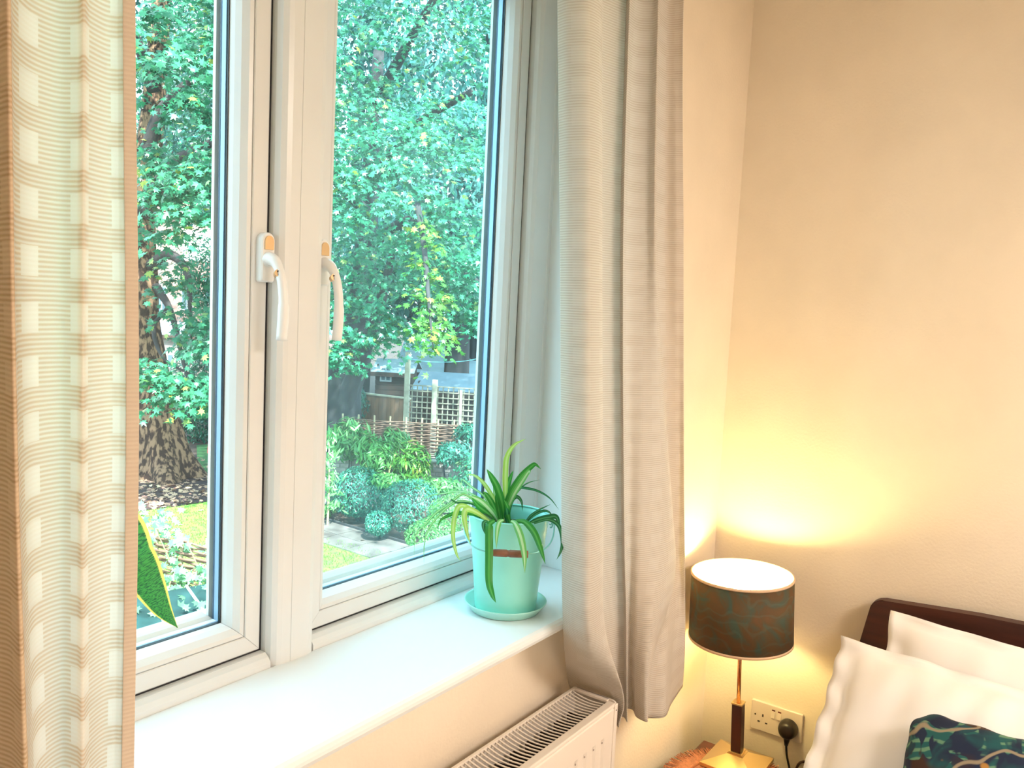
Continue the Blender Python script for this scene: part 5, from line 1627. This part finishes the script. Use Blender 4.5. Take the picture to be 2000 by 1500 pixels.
def shed(name, label, A, B, depth, z_e, z_r, m_wall, m_roof, board=.14, cat='shed', windows=(), door=None, roofboards=0, over=.15, wall_kind='board', win_m=None):
    """A,B: front wall ends as seen from the house; boards run along the wall; the roof slopes towards the viewer"""
    a, L_ = frame_at(A, B)
    t = empty(name, (A.x, A.y, G), None, a); tag(t, label, cat)
    he, hr = z_e - G, z_r - G
    b = bmesh.new(); vs = [(0.02, .02, 0), (L_ - .02, .02, 0), (L_ - .02, depth - .02, 0), (.02, depth - .02, 0)]
    lo = [b.verts.new(p) for p in vs]; hi = [b.verts.new((p[0], p[1], he)) for p in vs]
    g1 = b.verts.new((.02, depth / 2, hr - .04)); g2_ = b.verts.new((L_ - .02, depth / 2, hr - .04))
    for i in range(4): b.faces.new((lo[i], lo[(i + 1) % 4], hi[(i + 1) % 4], hi[i]))
    b.faces.new((hi[0], hi[3], g1)); b.faces.new((hi[1], g2_, hi[2]))
    obj('wall', b, m_wall, t)
    n = max(1, int(he / board))
    if wall_kind == 'board':
        bb = bmesh.new(); box(bb, (0, -.012, 0), (L_, .012, board - .012)); me = fin(bb); me.materials.append(m_wall)
        b3 = bmesh.new(); box(b3, (-.012, 0, 0), (.012, depth, board - .012)); me3 = fin(b3); me3.materials.append(m_wall)
        for k in range(n):
            o = link('board', me, None, t); o.location = (0, rng.uniform(-.002, .002), k * board); o.rotation_euler = (.06, 0, 0)
            o = link('board', me3, None, t); o.location = (0, 0, k * board); o.rotation_euler = (0, -.06, 0)
        k = 0
        while he + (k + 1) * board < hr - .05:
            f = 1 - (k + .5) * board / (hr - he)
            boxo('gable_board', (-.012, depth / 2 - depth / 2 * f, he + k * board), (.012, depth / 2 + depth / 2 * f, he + (k + 1) * board - .012), m_wall, t); k += 1
    for (y0, z0, y1, z1, x0, x1) in ((-over, he - (hr - he) * over / (depth / 2), depth / 2, hr, -.12, L_ + .12), (depth / 2, hr, depth + over, he - (hr - he) * over / (depth / 2), -.12, L_ + .12)):
        b = bmesh.new(); p = [(x0, y0, z0), (x1, y0, z0), (x1, y1, z1), (x0, y1, z1)]
        tv = [b.verts.new(q) for q in p]; bv = [b.verts.new((q[0], q[1], q[2] - .05)) for q in p]
        b.faces.new(tv); b.faces.new(bv[::-1]); [b.faces.new((tv[i], tv[(i + 1) % 4], bv[(i + 1) % 4], bv[i])) for i in range(4)]
        obj('roof_panel', b, m_roof, t)
    boxo('fascia', (-.13, -over - .02, he - (hr - he) * over / (depth / 2) - .14), (L_ + .13, -over + .01, he - (hr - he) * over / (depth / 2) - .02), M_shedd, t)
    for (x, z, w, h) in windows:
        fr_ = boxo('window', (x, -.04, z), (x + w, .03, z + h), M_winw, t, .008)
        boxo('pane', (x + .05, -.048, z + .05), (x + w / 2 - .02, -.038, z + h - .05), win_m or M_winglass, fr_); boxo('pane', (x + w / 2 + .02, -.048, z + .05), (x + w - .05, -.038, z + h - .05), win_m or M_winglass, fr_)
    return t


def zz_(px_, py_, d): return at(px_, py_, d).z


shed('garden_shed', 'dark brown slatted shed directly behind the square trellis', at(812, 800, 20.5), at(1010, 806, 20.3), 2.2, zz_(880, 759, 20.4), zz_(880, 728, 21.4), M_shedd, M_felt)
shed('garage', 'long outbuilding with pale blue-grey roof above the trellis', at(775, 800, 27), at(1060, 800, 27), 5, zz_(870, 724, 27), zz_(870, 662, 29.5), M_shedl, M_slate, board=.2, cat='outbuilding')
shed('garden_shed', 'small blue-grey shed with white louvred window left of the tall post', at(733, 770, 23.5), at(800, 772, 23.5), 1.8, zz_(760, 722, 23.5), zz_(760, 700, 24.4), M_shedd, M_slate, windows=((.12, 1.35, .34, .44),))
shed('summerhouse', 'pale slatted hut at the left edge of the right pane', at(600, 770, 26), at(660, 772, 26), 2.0, zz_(635, 700, 26), zz_(635, 680, 27), M_winw, M_felt, board=.13)
shed('summerhouse', 'white slatted hut glimpsed beside the leaning sycamore trunk', at(300, 700, 27), at(385, 702, 27), 2.0, zz_(340, 650, 27), zz_(340, 628, 28), M_shedl, M_felt, board=.13, windows=((.25, 1.1, .45, .5),))

# ---- brick house far behind the left pane
h0, h1 = at(290, 700, 40), at(560, 700, 39); a, Lh = frame_at(h0, h1)
house = empty('house', (h0.x, h0.y, G), None, a); tag(house, 'distant pink brick house with white rendered bay beyond the trees', 'house')
M_pink = mat('pink_brick', (.55, .34, .29), .9, col2=(.40, .22, .18), scale=3)
hr_ = zz_(400, 420, 40) - G
boxo('wall', (0, 0, 0), (Lh, 6, hr_), M_pink, house)
zb0_, zb1_ = zz_(395, 512, 40) - G, zz_(395, 455, 40) - G
xk = lambda px_: (px_ - 290) / 270 * Lh
boxo('rendered_panel', (xk(358), -.06, zb0_), (xk(440), .0, zb1_), mat('white_render', (.9, .9, .86), .8), house)
for (x0, x1, y0, y1) in ((306, 326, 560, 620), (355, 378, 560, 605), (400, 425, 540, 590), (306, 330, 640, 680)):
    f_ = boxo('window', (xk(x0), -.05, zz_(350, y1, 40) - G), (xk(x1), .0, zz_(350, y0, 40) - G), M_winw, house)
    w_ = (xk(x1) - xk(x0)); z0 = zz_(350, y1, 40) - G; z1 = zz_(350, y0, 40) - G
    for s_ in (0, 1): boxo('pane', (xk(x0) + .05 + s_ * w_ / 2, -.06, z0 + .06), (xk(x0) + w_ / 2 - .03 + s_ * w_ / 2, -.048, z1 - .06), M_winglass, f_)
b = bmesh.new(); p = [(-.3, -.3, hr_), (Lh + .3, -.3, hr_), (Lh + .3, 3, hr_ + 2.4), (-.3, 3, hr_ + 2.4), (-.3, 6.3, hr_), (Lh + .3, 6.3, hr_)]
v = [b.verts.new(q) for q in p]; b.faces.new((v[0], v[1], v[2], v[3])); b.faces.new((v[3], v[2], v[5], v[4])); b.faces.new((v[0], v[3], v[4])); b.faces.new((v[1], v[5], v[2])); b.faces.new((v[0], v[4], v[5], v[1]))
obj('roof', b, mat('house_roof_tile', (.30, .17, .13), .85, var=.2, scale=6), house)

# ---- red stand on the far lawn
r0_ = gnd(406, 888); rs_ = empty('garden_stand', (r0_.x, r0_.y, G)); tag(rs_, 'thin red metal stand with a bent top on the far lawn', 'stand')
M_red = mat('red_paint', (.62, .05, .06), .4)
dr = (r0_ - CAM).dot(FW)
pts = [Vector((r0_.x, r0_.y, G)), at(410, 850, dr), at(415, 806, dr), at(430, 801, dr), at(452, 803, dr)]
b = bmesh.new(); tube(b, [p - Vector((r0_.x, r0_.y, G)) for p in pts], .022, 8); obj('pole', b, M_red, rs_)
b = bmesh.new(); tube(b, [at(452, 803, dr) - Vector((r0_.x, r0_.y, G)), at(456, 893, dr) - Vector((r0_.x, r0_.y, G))], .022, 8); obj('pole', b, M_red, rs_)
b = bmesh.new(); tube(b, [at(392, 889, dr) - Vector((r0_.x, r0_.y, G)), at(425, 886, dr) - Vector((r0_.x, r0_.y, G))], .02, 8); obj('foot_bar', b, M_red, rs_)
